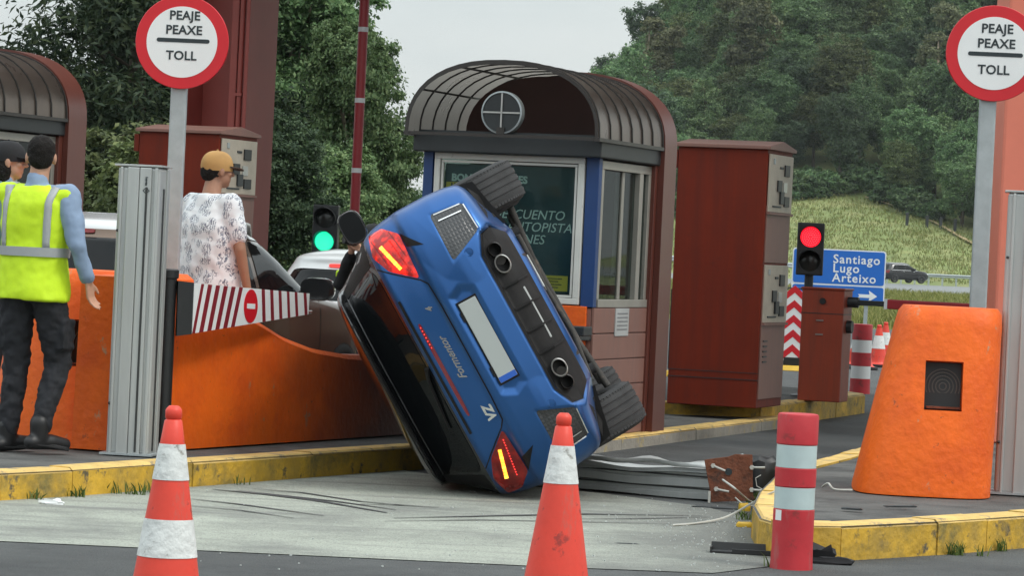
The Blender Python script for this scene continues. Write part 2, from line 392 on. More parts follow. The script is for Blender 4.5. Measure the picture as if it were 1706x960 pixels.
def pad_dirt():
    '''the slab is worn dark towards the right kerb, where vehicles turn'''
    m = pad.data.materials[0]; n, l = m.node_tree.nodes, m.node_tree.links
    b_ = n['Principled BSDF']; src = b_.inputs['Base Color'].links[0].from_socket
    tc = n.new('ShaderNodeTexCoord'); sx = n.new('ShaderNodeSeparateXYZ'); l.new(tc.outputs['Object'], sx.inputs[0])
    nz = n.new('ShaderNodeTexNoise'); nz.inputs['Scale'].default_value = 1.6; nz.inputs['Detail'].default_value = 9; nz.inputs['Roughness'].default_value = 0.7; l.new(tc.outputs['Object'], nz.inputs['Vector'])
    ad = n.new('ShaderNodeMath'); ad.operation = 'MULTIPLY_ADD'; ad.inputs[1].default_value = 2.2; l.new(nz.outputs['Fac'], ad.inputs[0]); l.new(sx.outputs['X'], ad.inputs[2])
    mr = n.new('ShaderNodeMapRange'); mr.inputs['From Min'].default_value = 1.25; mr.inputs['From Max'].default_value = 2.3; mr.inputs['To Max'].default_value = 0.85; l.new(ad.outputs[0], mr.inputs['Value'])
    mx = n.new('ShaderNodeMixRGB'); mx.inputs['Color2'].default_value = (0.15, 0.155, 0.145, 1)
    l.new(mr.outputs['Result'], mx.inputs['Fac']); l.new(src, mx.inputs['Color1']); l.new(mx.outputs['Color'], b_.inputs['Base Color'])
pad_dirt()
def hill_h(x, y):
    """height of the ground far behind the plaza"""
    if y < 78: return -0.03
    base = -0.03
    if y <= 288: return base
    f = min(1.0, max(0.0, (x + 5) / 40.0)); f = f * f * (3 - 2 * f)
    t = y - 288
    right = max(0.0, (x - 36) / 14.0)
    h = 0.20 * min(t, 42) * (1 - 0.25 * min(1, right))
    if t > 42: h += 0.40 * min(t - 42, 60)
    if t > 102: h -= 0.10 * (t - 102)
    h += 0.35 * math.sin(x * 0.21 + 1) * math.sin(y * 0.11) * min(1, t / 15)
    return h * (0.18 + 0.82 * f) + base
b = MB(); NX, NY = 90, 70
xs = np.linspace(-160, 200, NX); ys = np.concatenate([np.linspace(77.9, 287, 12), np.linspace(290, 520, NY - 12)])
b.add([(x, y, hill_h(x, y)) for y in ys for x in xs], [(j * NX + i, j * NX + i + 1, (j + 1) * NX + i + 1, (j + 1) * NX + i) for j in range(NY - 1) for i in range(NX - 1)])
tag(b.build('hillside_ground', A['grass'], smooth=180), kind='structure')
sheet('motorway', [(-160, 176), (200, 176), (200, 284), (-160, 284)], 0.02, mat('motorway_asphalt', (0.20, 0.21, 0.21), 0.8, var=0.1, vs=0.1))
# earth track that runs down the meadow
b = MB()
tr = [(1440, 322, 330), (1500, 338, 325), (1560, 366, 318), (1600, 388, 312), (1650, 415, 306)]
vs = []
for px, py, d in tr:
    p = V(px, py, d); z = hill_h(p.x, p.y) + 0.12
    vs += [(p.x, p.y - 0.7, z), (p.x + 0.3, p.y + 0.9, z + 0.18)]
b.add(vs, [(2 * i, 2 * i + 2, 2 * i + 3, 2 * i + 1) for i in range(len(tr) - 1)])
tag(b.build('dirt_path', mat('dry_earth', (0.36, 0.28, 0.15), 0.95, var=0.2, vs=0.8)), kind='structure')

# ---- islands with kerb stones
def island(name, outline, z, m_top, kerb_from, kerb_mat, top_mat, kw=0.16, seg=0.95, skip=()):
    """outline: counter-clockwise polygon of the outer kerb line; kerb_from: edges (index) that carry kerb stones"""
    n = len(outline)
    root = sheet(name, outline, z - 0.012, m_top)
    tag(root, kind='structure')
    b = MB()
    cx = sum(p[0] for p in outline) / n; cy = sum(p[1] for p in outline) / n
    # skirt so the island is solid
    sk = MB(); sk.loft([[(cx + (p[0] - cx) * 0.985, cy + (p[1] - cy) * 0.985, 0.0) for p in outline], [(cx + (p[0] - cx) * 0.985, cy + (p[1] - cy) * 0.985, z - 0.02) for p in outline]])
    sk.build('base', A['kerb_grey'], root)
    k = 0
    rng = random.Random(name)
    for i in kerb_from:
        a = Vector(outline[i]).to_2d(); c = Vector(outline[(i + 1) % n]).to_2d()
        L = (c - a).length; cnt = max(1, round(L / seg)); t = (c - a) / L; nn = Vector((-t.y, t.x))
        for j in range(cnt):
            p0 = a + t * (L * j / cnt + 0.004); p1 = a + t * (L * (j + 1) / cnt - 0.004)
            dz = rng.uniform(-0.004, 0.004); do = rng.uniform(-0.004, 0.004)
            q = [p0 - nn * do, p1 - nn * do, p1 + nn * kw, p0 + nn * kw]
            mb = MB()
            ch = 0.022
            lo = [(x.x, x.y, 0.0) for x in q]
            mid = [(x.x, x.y, z + dz - ch) for x in q]
            up = [((q[0] + nn * ch).x, (q[0] + nn * ch).y, z + dz), ((q[1] + nn * ch).x, (q[1] + nn * ch).y, z + dz), (q[2].x, q[2].y, z + dz), (q[3].x, q[3].y, z + dz)]
            mb.loft([lo, mid, up])
            o = mb.build('kerb_stone', kerb_mat, root)
            if top_mat is not None:
                o.data.materials.append(top_mat)
                for f in o.data.polygons:
                    if f.normal.z > 0.5: f.material_index = 1
    return root

def g2(px, py, z=0.0):
    p = G(px, py, z); return (p.x, p.y)
# left island: nose part with high yellow kerb
LK = [g2(-330, 846), g2(-120, 843), g2(0, 836), g2(120, 829), g2(320, 813), g2(520, 797), g2(700, 783)]
e_end = lane_pt(-7.50, 23.2); LK.append((e_end.x, e_end.y))
back = [lane_pt(-9.55, 23.3), lane_pt(-9.75, 19.5)]
LK += [(p.x, p.y) for p in back] + [(-5.6, 18.0)]
isl = island('traffic_island', LK, 0.16, A['island_asphalt'], range(0, 7), A['kerb_yellow'], A['kerb_top'])
# booth part: low bare kerb
bk = [lane_pt(-7.42, 23.22), lane_pt(-7.36, 29.2), lane_pt(-9.55, 29.2), lane_pt(-9.55, 23.32)]
island('booth_island', [(p.x, p.y) for p in bk], 0.10, A['island_asphalt'], [0], A['kerb_grey'], A['kerb_top'])
# machine part: high kerb again
c0 = G(1265, 713); c1 = G(1455, 690); c1 = c0 + (lane_pt(0, 1) * ((c1 - c0).length))
mk = [G(1085, 706), c0, c0 + Vector((0.12, 0.18, 0)), c1, c1 + Vector((-0.25, 0.7, 0)), c1 + lane_pt(-1.9, 1.0), G(1085, 706) + lane_pt(0, 4.5)]
island('machine_island', [(p.x, p.y) for p in mk], 0.20, A['island_asphalt'], [0, 1, 2, 3], A['kerb_yellow'], A['kerb_top'], seg=1.2)
# right island
RK = [g2(1300, 829), g2(1262, 872), g2(1251, 898), g2(1262, 921), g2(1300, 934), g2(1400, 936), g2(1560, 926), g2(1720, 913), g2(1950, 893), (7.5, 20.5), (7.0, 24.0), g2(1560, 745), g2(1455, 779), g2(1372, 808)]
island('traffic_island', RK, 0.185, A['island_asphalt'], [0, 1, 2, 3, 4, 5, 6, 7, 11, 12, 13], A['kerb_yellow'], A['kerb_top'], seg=0.6)
# next island to the left, carrying the other booth and machine
ok = [lane_pt(-12.85, 22.0), lane_pt(-12.85, 36), lane_pt(-15.0, 36), lane_pt(-15.0, 22.0)]
island('far_traffic_island', [(p.x, p.y) for p in ok], 0.16, A['island_asphalt'], [0], A['kerb_yellow'], A['kerb_top'], seg=2.0)

# scrape marks on the concrete left by the car
def mark(pts, wd):
    q = [G(*p, 0.0) for p in pts]
    b = MB(); vs = []
    for i, p in enumerate(q):
        t = (q[min(i + 1, len(q) - 1)] - q[max(0, i - 1)]).normalized(); nrm = Vector((-t.y, t.x, 0))
        ww = 2.5 * wd * (0.35 if i in (0, len(q) - 1) else 1)
        vs += [p + nrm * ww + Vector((0, 0, 0.008)), p - nrm * ww + Vector((0, 0, 0.008))]
    b.add(vs, [(2 * i, 2 * i + 2, 2 * i + 3, 2 * i + 1) for i in range(len(q) - 1)])
    b.build('scrape_mark', mat('tyre_scrape', (0.05, 0.05, 0.053), 0.8, var=0.4, vs=6), pad)
mark([(355, 818), (440, 826), (530, 837), (645, 857)], 0.012)
mark([(395, 820), (480, 829), (560, 838), (660, 852)], 0.009)
mark([(420, 817), (500, 823), (600, 838), (690, 846)], 0.007)
mark([(320, 834), (400, 843), (540, 862)], 0.008)
mark([(320, 846), (400, 853), (490, 866)], 0.006)
mark([(600, 842), (660, 844), (730, 848)], 0.008)
mark([(640, 871), (800, 869), (960, 872), (1120, 876)], 0.006)
mark([(655, 866), (830, 862), (980, 859), (1170, 862)], 0.009)
mark([(960, 867), (1060, 867), (1180, 864)], 0.006)

# canopy over the plaza: its columns stand in the picture, the roof is above the frame
cpl = [lane_pt(-26, 31.0), lane_pt(10, 25.2), lane_pt(10, 37), lane_pt(-26, 37)]
b = MB(); b.loft([[(p.x, p.y, 5.6) for p in cpl], [(p.x, p.y, 6.5) for p in cpl]])
tag(b.build('canopy_roof', mat('canopy_soffit', (0.35, 0.2, 0.17), 0.6)), 'broad flat canopy roof over the toll lanes carried by red columns', 'canopy')

# ================================================================== vegetation
def quads_mesh(name, cen, nrm, size, rng, aspect=0.62, m=None):
    """leaf faces: cen (n,3), nrm (n,3), size (n,)"""
    n = len(cen)
    nrm = nrm / np.maximum(1e-6, np.linalg.norm(nrm, axis=1, keepdims=True))
    rnd = rng.normal(size=(n, 3))
    a = np.cross(nrm, rnd); a /= np.maximum(1e-6, np.linalg.norm(a, axis=1, keepdims=True))
    bb = np.cross(nrm, a)
    s = size[:, None]
    fold = nrm * s * 0.18
    P = np.stack([cen - a * s, cen - bb * s * aspect + fold, cen + a * s, cen + bb * s * aspect + fold], axis=1).reshape(-1, 3)
    me = bpy.data.meshes.new(name)
    me.vertices.add(4 * n); me.vertices.foreach_set('co', P.astype(np.float32).ravel())
    me.loops.add(4 * n); me.loops.foreach_set('vertex_index', np.arange(4 * n, dtype=np.int32))
    me.polygons.add(n); me.polygons.foreach_set('loop_start', (np.arange(n) * 4).astype(np.int32))
    me.update(calc_edges=True)
    if m: me.materials.append(m)
    return me

def crown_points(rng, lobes, n, clump=0.16, per=34, shell=0.45):
    """leaf centres gathered in clumps on the outer part of each lobe"""
    vol = np.array([l[1][0] * l[1][1] * l[1][2] for l in lobes]) ** 0.75; vol /= vol.sum()
    k = max(1, n // per)
    li = rng.choice(len(lobes), size=k, p=vol)
    d = rng.normal(size=(k, 3)); d /= np.linalg.norm(d, axis=1, keepdims=True)
    rr = shell + (1.03 - shell) * rng.random(k) ** 0.6
    C = np.array([l[0] for l in lobes])[li]; Rd = np.array([l[1] for l in lobes])[li]
    cc = C + d * Rd * rr[:, None]
    rep = rng.integers(int(per * 0.4), int(per * 1.6), size=k)
    idx = np.repeat(np.arange(k), rep)
    ms = Rd.mean(axis=1)[idx]
    off = rng.normal(size=(len(idx), 3)) * clump * ms[:, None] * np.array([1, 1, 0.62])
    pts = cc[idx] + off
    nr = d[idx] * 0.55 + rng.normal(size=(len(idx), 3)) * 0.55 + np.array([0, 0, 0.55])
    return pts, nr

def trunk_mb(h, r, rng, limbs, lean=0.0):
    b = MB()
    path = [(0, 0, -0.5), (0.02 * h * lean, 0, 0.3 * h), (0.05 * h * lean + rng.uniform(-.1, .1), rng.uniform(-.1, .1), 0.6 * h), (0.08 * h * lean, 0.1, h)]
    b.tube(path, [r * 1.25, r, r * 0.72, r * 0.3], 8)
    for (z, p, rr) in limbs:
        f = z / h
        b.tube([(0.05 * h * lean * f, 0, z), ((p[0]) * 0.5, p[1] * 0.5, z + (p[2] - z) * 0.6), p], [rr, rr * 0.7, rr * 0.25], 6)
    return b

def tree_meshes(seed, h, r, n_leaf, leaf, m_leaf, m_bark, kind='broad', clump=0.17, per=34, shell=0.45):
    rng = np.random.default_rng(seed); rn = random.Random(seed)
    lobes = []
    if kind == 'broad':
        lobes.append(((0, 0, h * 0.60), (r * 0.75, r * 0.75, h * 0.33)))
        for k in range(9):
            a = k * 2.4 + rn.random(); q = rn.uniform(0.35, 0.75)
            zz = h * rn.uniform(0.32, 0.88)
            lobes.append(((r * q * math.cos(a), r * q * math.sin(a), zz), (r * rn.uniform(.34, .52), r * rn.uniform(.34, .52), h * rn.uniform(.10, .17))))
        lobes.append(((rn.uniform(-.2, .2) * r, rn.uniform(-.2, .2) * r, h * 0.9), (r * .42, r * .42, h * .12)))
    elif kind == 'tall':                                   # eucalyptus: bare stem, loose tufts high up
        for k in range(10):
            a = k * 2.4 + rn.random(); zz = h * rn.uniform(0.5, 0.97); q = rn.uniform(0.1, 0.7) * (1.15 - zz / h * 0.6)
            lobes.append(((r * q * math.cos(a), r * q * math.sin(a), zz), (r * rn.uniform(.25, .42), r * rn.uniform(.25, .42), h * rn.uniform(.05, .10))))
    elif kind == 'pine':                                   # tiers of tufted branches with sky between
        for k in range(46):
            a = k * 2.4 + rn.random(); f = rn.uniform(0.12, 1.0); q = (1.06 - f) * rn.uniform(0.5, 1.15) + 0.05
            lobes.append(((r * q * math.cos(a), r * q * math.sin(a), h * f), (r * rn.uniform(.16, .28), r * rn.uniform(.16, .28), h * rn.uniform(.022, .05))))
    elif kind == 'bush':
        for k in range(8):
            a = k * 2.4 + rn.random(); q = rn.uniform(0.0, 0.7)
            lobes.append(((r * q * math.cos(a), r * q * math.sin(a), h * rn.uniform(.25, .75)), (r * rn.uniform(.35, .55), r * rn.uniform(.35, .55), h * rn.uniform(.2, .32))))
    pts, nr = crown_points(rng, lobes, n_leaf, clump, per, shell)
    keep = pts[:, 2] > 0.02 * h
    pts, nr = pts[keep], nr[keep]
    size = leaf * rng.uniform(0.6, 1.35, size=len(pts))
    crown = quads_mesh('crown', pts, nr, size, rng, 0.3 if kind == 'pine' else 0.6, m_leaf)
    limbs = [(h * rn.uniform(.25, .6) if kind != 'pine' else max(.1 * h, lb[0][2] - .06 * h), lb[0], h * (0.012 if kind != 'pine' else 0.004)) for lb in lobes]
    tm = trunk_mb(h * 0.9, h * (0.022 if kind != 'tall' else 0.014), rn, limbs).mesh('trunk'); tm.materials.append(m_bark); tm.shade_smooth()
    return crown, tm

def put_tree(name, label, meshes, loc, rz=0.0, s=(1, 1, 1), group=None, cat='tree'):
    t = thing(name, label, cat, loc, rz, group)
    t.scale = s
    for nm, me in (('crown', meshes[0]), ('trunk', meshes[1])):
        o = bpy.data.objects.new(nm, me); col.objects.link(o); o.parent = t
    return t

# --- wooded hillside
protos = [tree_meshes(11 + i, 10.0, 3.6, 28000, 0.125, A[['leaf', 'leaf', 'leaf_dark', 'leaf', 'leaf_olive'][i]], A['bark'], 'broad', 0.15, 60, 0.35) for i in range(5)]
gum = [tree_meshes(31 + i, 15.0, 2.9, 12000, 0.17, A['leaf_gum'], A['bark_pale'], 'tall', 0.22) for i in range(2)]
hillbush = [tree_meshes(41 + i, 3.0, 2.3, 6000, 0.15, A['leaf'], A['bark'], 'bush') for i in range(2)]
rn = random.Random(5)
def tree_line(x):
    """distance where the wood begins, as seen across the meadow"""
    pts = [(-40, 305), (-15, 318), (6, 330), (24, 333), (33, 333), (38, 326), (44, 314), (50, 303), (60, 298), (90, 296)]
    return float(np.interp(x, [p[0] for p in pts], [p[1] for p in pts]))
count = edge_n = 0
ORD = 'first second third fourth fifth sixth seventh eighth ninth tenth eleventh twelfth thirteenth fourteenth fifteenth sixteenth seventeenth eighteenth nineteenth twentieth twenty-first twenty-second twenty-third twenty-fourth twenty-fifth twenty-sixth twenty-seventh twenty-eighth twenty-ninth thirtieth'.split()
rowd = 0.0
while rowd < 118:
    x = -46 + rn.uniform(0, 4)
    while x < 82:
        y = tree_line(x) + 1.5 + rowd + rn.uniform(-2.0, 2.0)
        z = hill_h(x, y)
        px = W0 / 2 + (x / y) * FPX
        if 640 < px < 1790:
            s = rn.uniform(0.7, 1.12) * (0.82 if rowd < 8 else 1.0)
            ground_py = 414 - (z - CAMZ) / y * FPX
            top_py = ground_py - 10 * s / y * FPX
            ridge = float(np.interp(px, [700, 860, 930, 1000, 1070, 1110], [330, 180, 105, 42, -5, -400]))
            room = (ground_py - ridge) * y / FPX / 11.0
            if room < 0.3: x += 3.0; continue
            s = min(s, room)
            if ground_py > -40 and not (px < 1130 and ground_py > 330 and rowd > 30):
                i = rn.randrange(5)
                lab = ['green rounded broadleaf tree in the wood on the hillside', 'fresh green broadleaf tree in the wood on the hillside', 'dark green broadleaf tree in the wood on the hillside',
                       'bushy green broadleaf tree in the wood on the hillside', 'olive green broadleaf tree in the wood on the hillside'][i]
                if rowd < 1: edge_n += 1; lab = lab.replace(' in the wood on the hillside', ', %s from the left along the lower edge of the wood' % ORD[min(edge_n - 1, len(ORD) - 1)])
                put_tree('broadleaf_tree', lab, protos[i], (x, y, z - 0.3), rn.uniform(0, 360), (s * rn.uniform(.9, 1.15), s * rn.uniform(.9, 1.15), s * rn.uniform(.85, 1.3) if s < room * .75 else s), 'broadleaf trees on the wooded hillside' if rowd >= 1 else 'trees along the lower edge of the wood')
                count += 1
        x += rn.uniform(3.4, 5.4)
    rowd += 4.6 + rowd * 0.05
for k, (px, py, d, s) in enumerate([(1235, 255, 352, 1.0), (1262, 240, 356, 1.12), (1215, 235, 362, .95), (1075, 170, 372, 1.0), (1100, 190, 366, .9), (1560, 150, 345, .9), (1590, 130, 350, 1.0)]):
    p = V(px, py, d); z = hill_h(p.x, p.y)
    put_tree('eucalyptus_tree', 'tall eucalyptus with bare pale trunk on the wooded hill, %s from the left' % ['fourth', 'fifth', 'third', 'first', 'second', 'sixth', 'seventh'][k], gum[k % 2], (p.x, p.y, z - 0.3), k * 77, (s, s, s), 'tall pale trees on the hillside')
for k in range(46):
    x = rn.uniform(4, 54); y = tree_line(x) - rn.uniform(-0.5, 3.5)
    s = rn.uniform(0.6, 1.15)
    put_tree('hillside_shrub', 'low green shrub at the foot of the hillside wood', hillbush[k % 2], (x, y, hill_h(x, y) - 0.2), rn.uniform(0, 360), (s, s, s * rn.uniform(.8, 1.1)), 'shrubs below the hillside wood', 'shrub')

# --- trees close behind the plaza on the left
near = {
 'pine': tree_meshes(61, 9.0, 3.0, 52000, 0.085, A['leaf_pine'], A['bark'], 'pine', 0.5),
 'pine2': tree_meshes(62, 9.0, 3.2, 52000, 0.085, A['leaf_pine'], A['bark'], 'pine', 0.55),
 'birch': tree_meshes(63, 7.5, 2.3, 80000, 0.06, A['leaf'], A['bark_pale'], 'broad', 0.14, 170, 0.15),
 'dark': tree_meshes(64, 8.5, 2.8, 80000, 0.07, A['leaf_dark'], A['bark'], 'broad', 0.15, 170, 0.2),
 'olive': tree_meshes(65, 3.4, 1.8, 42000, 0.055, A['leaf_olive'], A['bark'], 'bush', 0.14, 120, 0.3),
 'green': tree_meshes(66, 6.0, 2.2, 60000, 0.062, A['leaf'], A['bark'], 'broad', 0.14, 150, 0.2),
}
for kind, px, d, s, rz, nm, lab, cat in [
    ('pine', 150, 62, (.5, .5, .92), 10, 'pine_tree', 'ragged dark pine rising above the left toll booth', 'tree'),
    ('pine2', 215, 60, 1.05, 120, 'pine_tree', 'tall dark pine behind the left round toll sign', 'tree'),
    ('dark', -15, 58, 0.40, 0, 'broadleaf_tree', 'dark tree behind the barrel roof at the left edge', 'tree'),
    ('dark', 345, 64, .8, 200, 'broadleaf_tree', 'dark broadleaf tree behind the red canopy column', 'tree'),
    ('birch', 470, 62, (.72, .72, .9), 40, 'broadleaf_tree', 'light green feathery tree right of the red canopy column', 'tree'),
    ('dark', 400, 70, 0.95, 90, 'broadleaf_tree', 'tall dark green tree just right of the red canopy column', 'tree'),
    ('birch', 590, 57, (.50, .50, .70), 170, 'broadleaf_tree', 'light green tree behind the slender red and white pole', 'tree'),
    ('green', 630, 60, 0.50, 20, 'broadleaf_tree', 'small rounded green tree left of the middle booth', 'tree'),
    ('green', 540, 54, 0.52, 260, 'broadleaf_tree', 'low green tree behind the green traffic light', 'tree'),
    ('olive', 195, 52, 1.0, 0, 'large_shrub', 'yellowish green shrub between left booth and round sign', 'shrub'),
    ('olive', 255, 50, 0.92, 100, 'large_shrub', 'olive shrub behind the left round sign post', 'shrub'),
    ('dark', 430, 50, 0.40, 60, 'large_shrub', 'dark shrub behind the left payment machine', 'shrub'),
    ('olive', 655, 56, 0.60, 200, 'large_shrub', 'olive green shrub just left of the middle booth', 'shrub'),
    ('olive', 610, 50, 0.55, 200, 'large_shrub', 'low shrub left of the upturned blue car', 'shrub'),
    ('green', 700, 90, 0.50, 200, 'broadleaf_tree', 'small tree seen past the left corner of the middle booth', 'tree')]:
    x = (px - W0 / 2) / FPX * d
    put_tree(nm, lab, near[kind], (x, d, -0.1), rz, s if isinstance(s, tuple) else (s, s, s), None, cat)

# --- grass: verge beyond the plaza and meadow on the slope
def blades(name, pts, h, wd, rng, m, per=5, spread=0.12):
    n = len(pts); idx = np.repeat(np.arange(n), per)
    base = pts[idx] + np.concatenate([rng.normal(size=(len(idx), 2)) * spread, np.zeros((len(idx), 1))], axis=1)
    a = rng.random(len(idx)) * 2 * np.pi
    hh = h * rng.uniform(0.5, 1.3, size=len(idx))
    lean = rng.normal(size=(len(idx), 2)) * 0.35
    side = np.stack([np.cos(a), np.sin(a), np.zeros_like(a)], 1) * wd
    tip = base + np.concatenate([lean * hh[:, None], hh[:, None]], axis=1)
    mid = base + np.concatenate([lean * hh[:, None] * 0.35, hh[:, None] * 0.6], axis=1)
    P = np.stack([base - side, base + side, mid + side * 0.7, tip, mid - side * 0.7], 1).reshape(-1, 3)
    k = len(idx)
    me = bpy.data.meshes.new(name)
    me.vertices.add(5 * k); me.vertices.foreach_set('co', P.astype(np.float32).ravel())
    me.loops.add(5 * k); me.loops.foreach_set('vertex_index', np.arange(5 * k, dtype=np.int32))
    me.polygons.add(k); me.polygons.foreach_set('loop_start', (np.arange(k) * 5).astype(np.int32))
    me.update(calc_edges=True)
    return link(name, me, m)
rg = np.random.default_rng(3)
xx = rg.uniform(3, 24, 9000); yy = 79 + 95 * rg.random(9000) ** 1.4
keep = (xx / yy > 0.03) & (xx / yy < 0.17)
pts = np.stack([xx, yy, np.zeros_like(xx)], 1)[keep]
tag(blades('verge_grass', pts, 0.34, 0.016, rg, A['grass_blade'], 9, 0.3), 'tall dry grass on the verge beyond the plaza', 'grass', kind='stuff')
xx = rg.uniform(6, 62, 7000); tl = np.array([tree_line(x) for x in xx]); yy = 289 + (tl - 288) * rg.random(7000)
pts = np.array([(x, y, hill_h(x, y)) for x, y in zip(xx, yy)])
tag(blades('meadow_grass', pts, 0.28, 0.05, rg, A['meadow_blade'], 5, 0.6), 'yellow green meadow grass on the slope below the wood', 'grass', kind='stuff')
# weeds in the kerb joints
wp = []
for (px, py, z, n, sp) in [(40, 832, 0, 16, .10), (110, 828, 0, 10, .06), (200, 824, 0, 12, .08), (250, 822, 0, 5, .05), (1270, 838, 0, 16, .09), (1255, 868, 0, 8, .05), (1590, 925, 0, 10, .06), (1652, 918, 0, 8, .05), (1310, 947, 0, 8, .05), (1540, 826, .18, 5, .04), (380, 808, 0, 5, .05)]:
    p = G(px, py, z)
    for k in range(n): wp.append((p.x + rg.normal() * sp, p.y - abs(rg.normal()) * 0.03, z))
tag(blades('kerb_weeds', np.array(wp), 0.065, 0.004, rg, A['weed'], 5, 0.018), 'small green weeds growing along the yellow kerbs', 'weeds', kind='stuff')

# ================================================================== toll plaza furniture
def arch(wd, rise, zb, n=22, k=2.35):
    """points of the booth's roof curve, left to right: a flattened round arch"""
    pts = []
    for i in range(n + 1):
        a = math.pi * (1 - i / n)
        c, s = math.cos(a), math.sin(a)
        pts.append((wd / 2 * math.copysign(abs(c) ** (2 / k), c), zb + rise * abs(s) ** (2 / k)))
    return pts

def make_booth(label, loc, rz, poster=True):
    """origin: front right corner on the ground; x right, y along the lane"""
    t = thing('toll_booth', label, 'toll booth', loc, rz)
    BW, BD = 1.38, 1.69
    x0, x1 = -BW, 0.0
    zs, ze = 1.03, 2.075                              # sill and top of windows
    # lower walls
    b = MB(); b.box(((x0 + x1) / 2, 0.05, 0.48), (BW - 0.02, 0.1, 0.96)); b.build('front_wall', A['booth_panel'], t)
    b = MB(); b.box(((x0 + x1) / 2 - 0.01, -0.012, 0.83), (BW - 0.06, 0.03, 0.29)); b.build('front_panel', A['orange'], t, bevel=0.004)
    for k in range(3):
        b = MB(); b.box(((x0 + x1) / 2 - 0.01, -0.008, 0.58 - k * 0.205), (BW - 0.06, 0.024, 0.197)); b.build('front_panel', A['booth_panel'], t, bevel=0.004)
    b = MB(); b.box((-0.055, BD / 2 - 0.05, 0.47), (0.1, BD - 0.32, 0.94)); b.build('side_wall', A['booth_panel'], t)
    hz = [0.0, 0.19, 0.385, 0.58, 0.775, 0.97]
    for k in range(5):
        b = MB(); b.box((0.003, BD / 2 - 0.11, (hz[k] + hz[k + 1]) / 2), (0.02, BD - 0.24, hz[k + 1] - hz[k] - 0.009)); b.build('side_panel', A['booth_panel'], t, bevel=0.003)
    b = MB(); b.box((x0 + 0.05, BD / 2, 0.5), (0.1, BD - 0.2, 1.0)); b.build('side_wall', A['booth_panel'], t)
    b = MB(); b.box((x0 / 2, BD / 2, 0.03), (BW - 0.2, BD - 0.2, 0.05)); b.build('booth_floor', A['dark_trim'], t)
    # corner posts in blue
    for x in (x0 + 0.035, x1 - 0.045):
        b = MB(); b.box((x, 0.035, 1.53), (0.075 if x < -0.7 else 0.10, 0.08, 1.12)); b.build('corner_post', A['blue_frame'], t, bevel=0.004)
    b = MB(); b.box((x0 + 0.05, BD - 0.3, 1.53), (0.08, 0.08, 1.10)); b.build('corner_post', A['blue_frame'], t)
    # front window: white frame, poster behind the pane
    fx0, fx1 = x0 + 0.09, x1 - 0.105
    fr = thing('front_window', None, None); fr.parent = t
    for (ax0, ax1, az0, az1, yy) in [(fx0, fx1, ze - 0.045, ze, 0), (fx0, fx1, zs - 0.045, zs, 0), (fx0, fx0 + 0.045, zs, ze - 0.045, 0), (fx1 - 0.05, fx1, zs, ze - 0.045, 0)]:
        b = MB(); b.box(((ax0 + ax1) / 2, 0.005, (az0 + az1) / 2), (ax1 - ax0, 0.05, az1 - az0)); b.build('window_frame', A['white_frame'], fr, bevel=0.004)
    for (ax0, ax1, az0, az1) in [(fx0 + .052, fx1 - .06, ze - 0.07, ze - 0.052), (fx0 + .052, fx1 - .06, zs + 0.005, zs + 0.022), (fx0 + .052, fx0 + .068, zs + .024, ze - 0.072), (fx1 - .076, fx1 - .06, zs + .024, ze - 0.072)]:
        b = MB(); b.box(((ax0 + ax1) / 2, 0.012, (az0 + az1) / 2), (ax1 - ax0, 0.03, az1 - az0)); b.build('window_bead', A['white_frame'], fr)
    b = MB(); b.box(((fx0 + fx1) / 2, 0.022, (zs + ze) / 2), (fx1 - fx0 - 0.06, 0.006, ze - zs - 0.06)); b.build('pane', glass_mat('poster_pane', (0.01, 0.015, 0.015), 0.02, 0.88) if 'poster_pane' not in bpy.data.materials else bpy.data.materials['poster_pane'], fr)
    px0, px1 = fx0 + 0.07, fx1 - 0.085
    pz0, pz1 = zs + 0.03, ze - 0.078
    ps = MB().box(((px0 + px1) / 2, 0.045, (pz0 + pz1) / 2), (px1 - px0, 0.004, pz1 - pz0)).build('poster', A['poster'], t)
    if poster:
        pf = 0.0415
        text('BONIFICACIONES', 0.075, A['poster_white'], ps, (px0 + 0.05, pf, pz1 - 0.105), align='LEFT', bold=0.003, extrude=0.001)
        b = MB(); b.box((px0 + 0.21, pf, pz1 - 0.165), (0.40, 0.003, 0.055)); b.build('yellow_band', A['poster_yellow'], ps)
        text('Un ahorro', 0.05, A['ink'], ps, (px0 + 0.05, pf - 0.003, pz1 - 0.165), align='LEFT', bold=0.0025, extrude=0.001)
        for k, (s, ox) in enumerate([('Y', 0.20), ('S', 0.50), ('DESCUENTO', 0.385), ('AUTOPISTA', 0.50), ('BONIFICACIONES', 0.02)]):
            z = pz1 - 0.25 - 0.092 * max(0, k - 1) - 0.02
            if k == 0: continue
            text(s, 0.098, A['poster_white'], ps, (px0 + ox, pf, z), align='LEFT', shear=0.22, extrude=0.001)
        b = MB(); b.box((px1 - 0.145, pf, pz0 + 0.075), (0.24, 0.003, 0.115)); b.build('yellow_notice', A['poster_yellow'], ps)
        for k in range(4):
            b = MB(); b.box((px1 - 0.155 - 0.012 * (k % 2), pf - 0.003, pz0 + 0.11 - k * 0.022), (0.17 - 0.03 * (k % 2), 0.002, 0.006)); b.build('print_line', A['ink'], ps)
    # side window towards the lane
    wy0, wy1 = 0.10, BD - 0.33
    sw = thing('side_window', None, None); sw.parent = t
    gm = A['steel'] if False else mat('window_aluminium', (0.36, 0.35, 0.31), 0.4, metal=0.4, var=0.1)
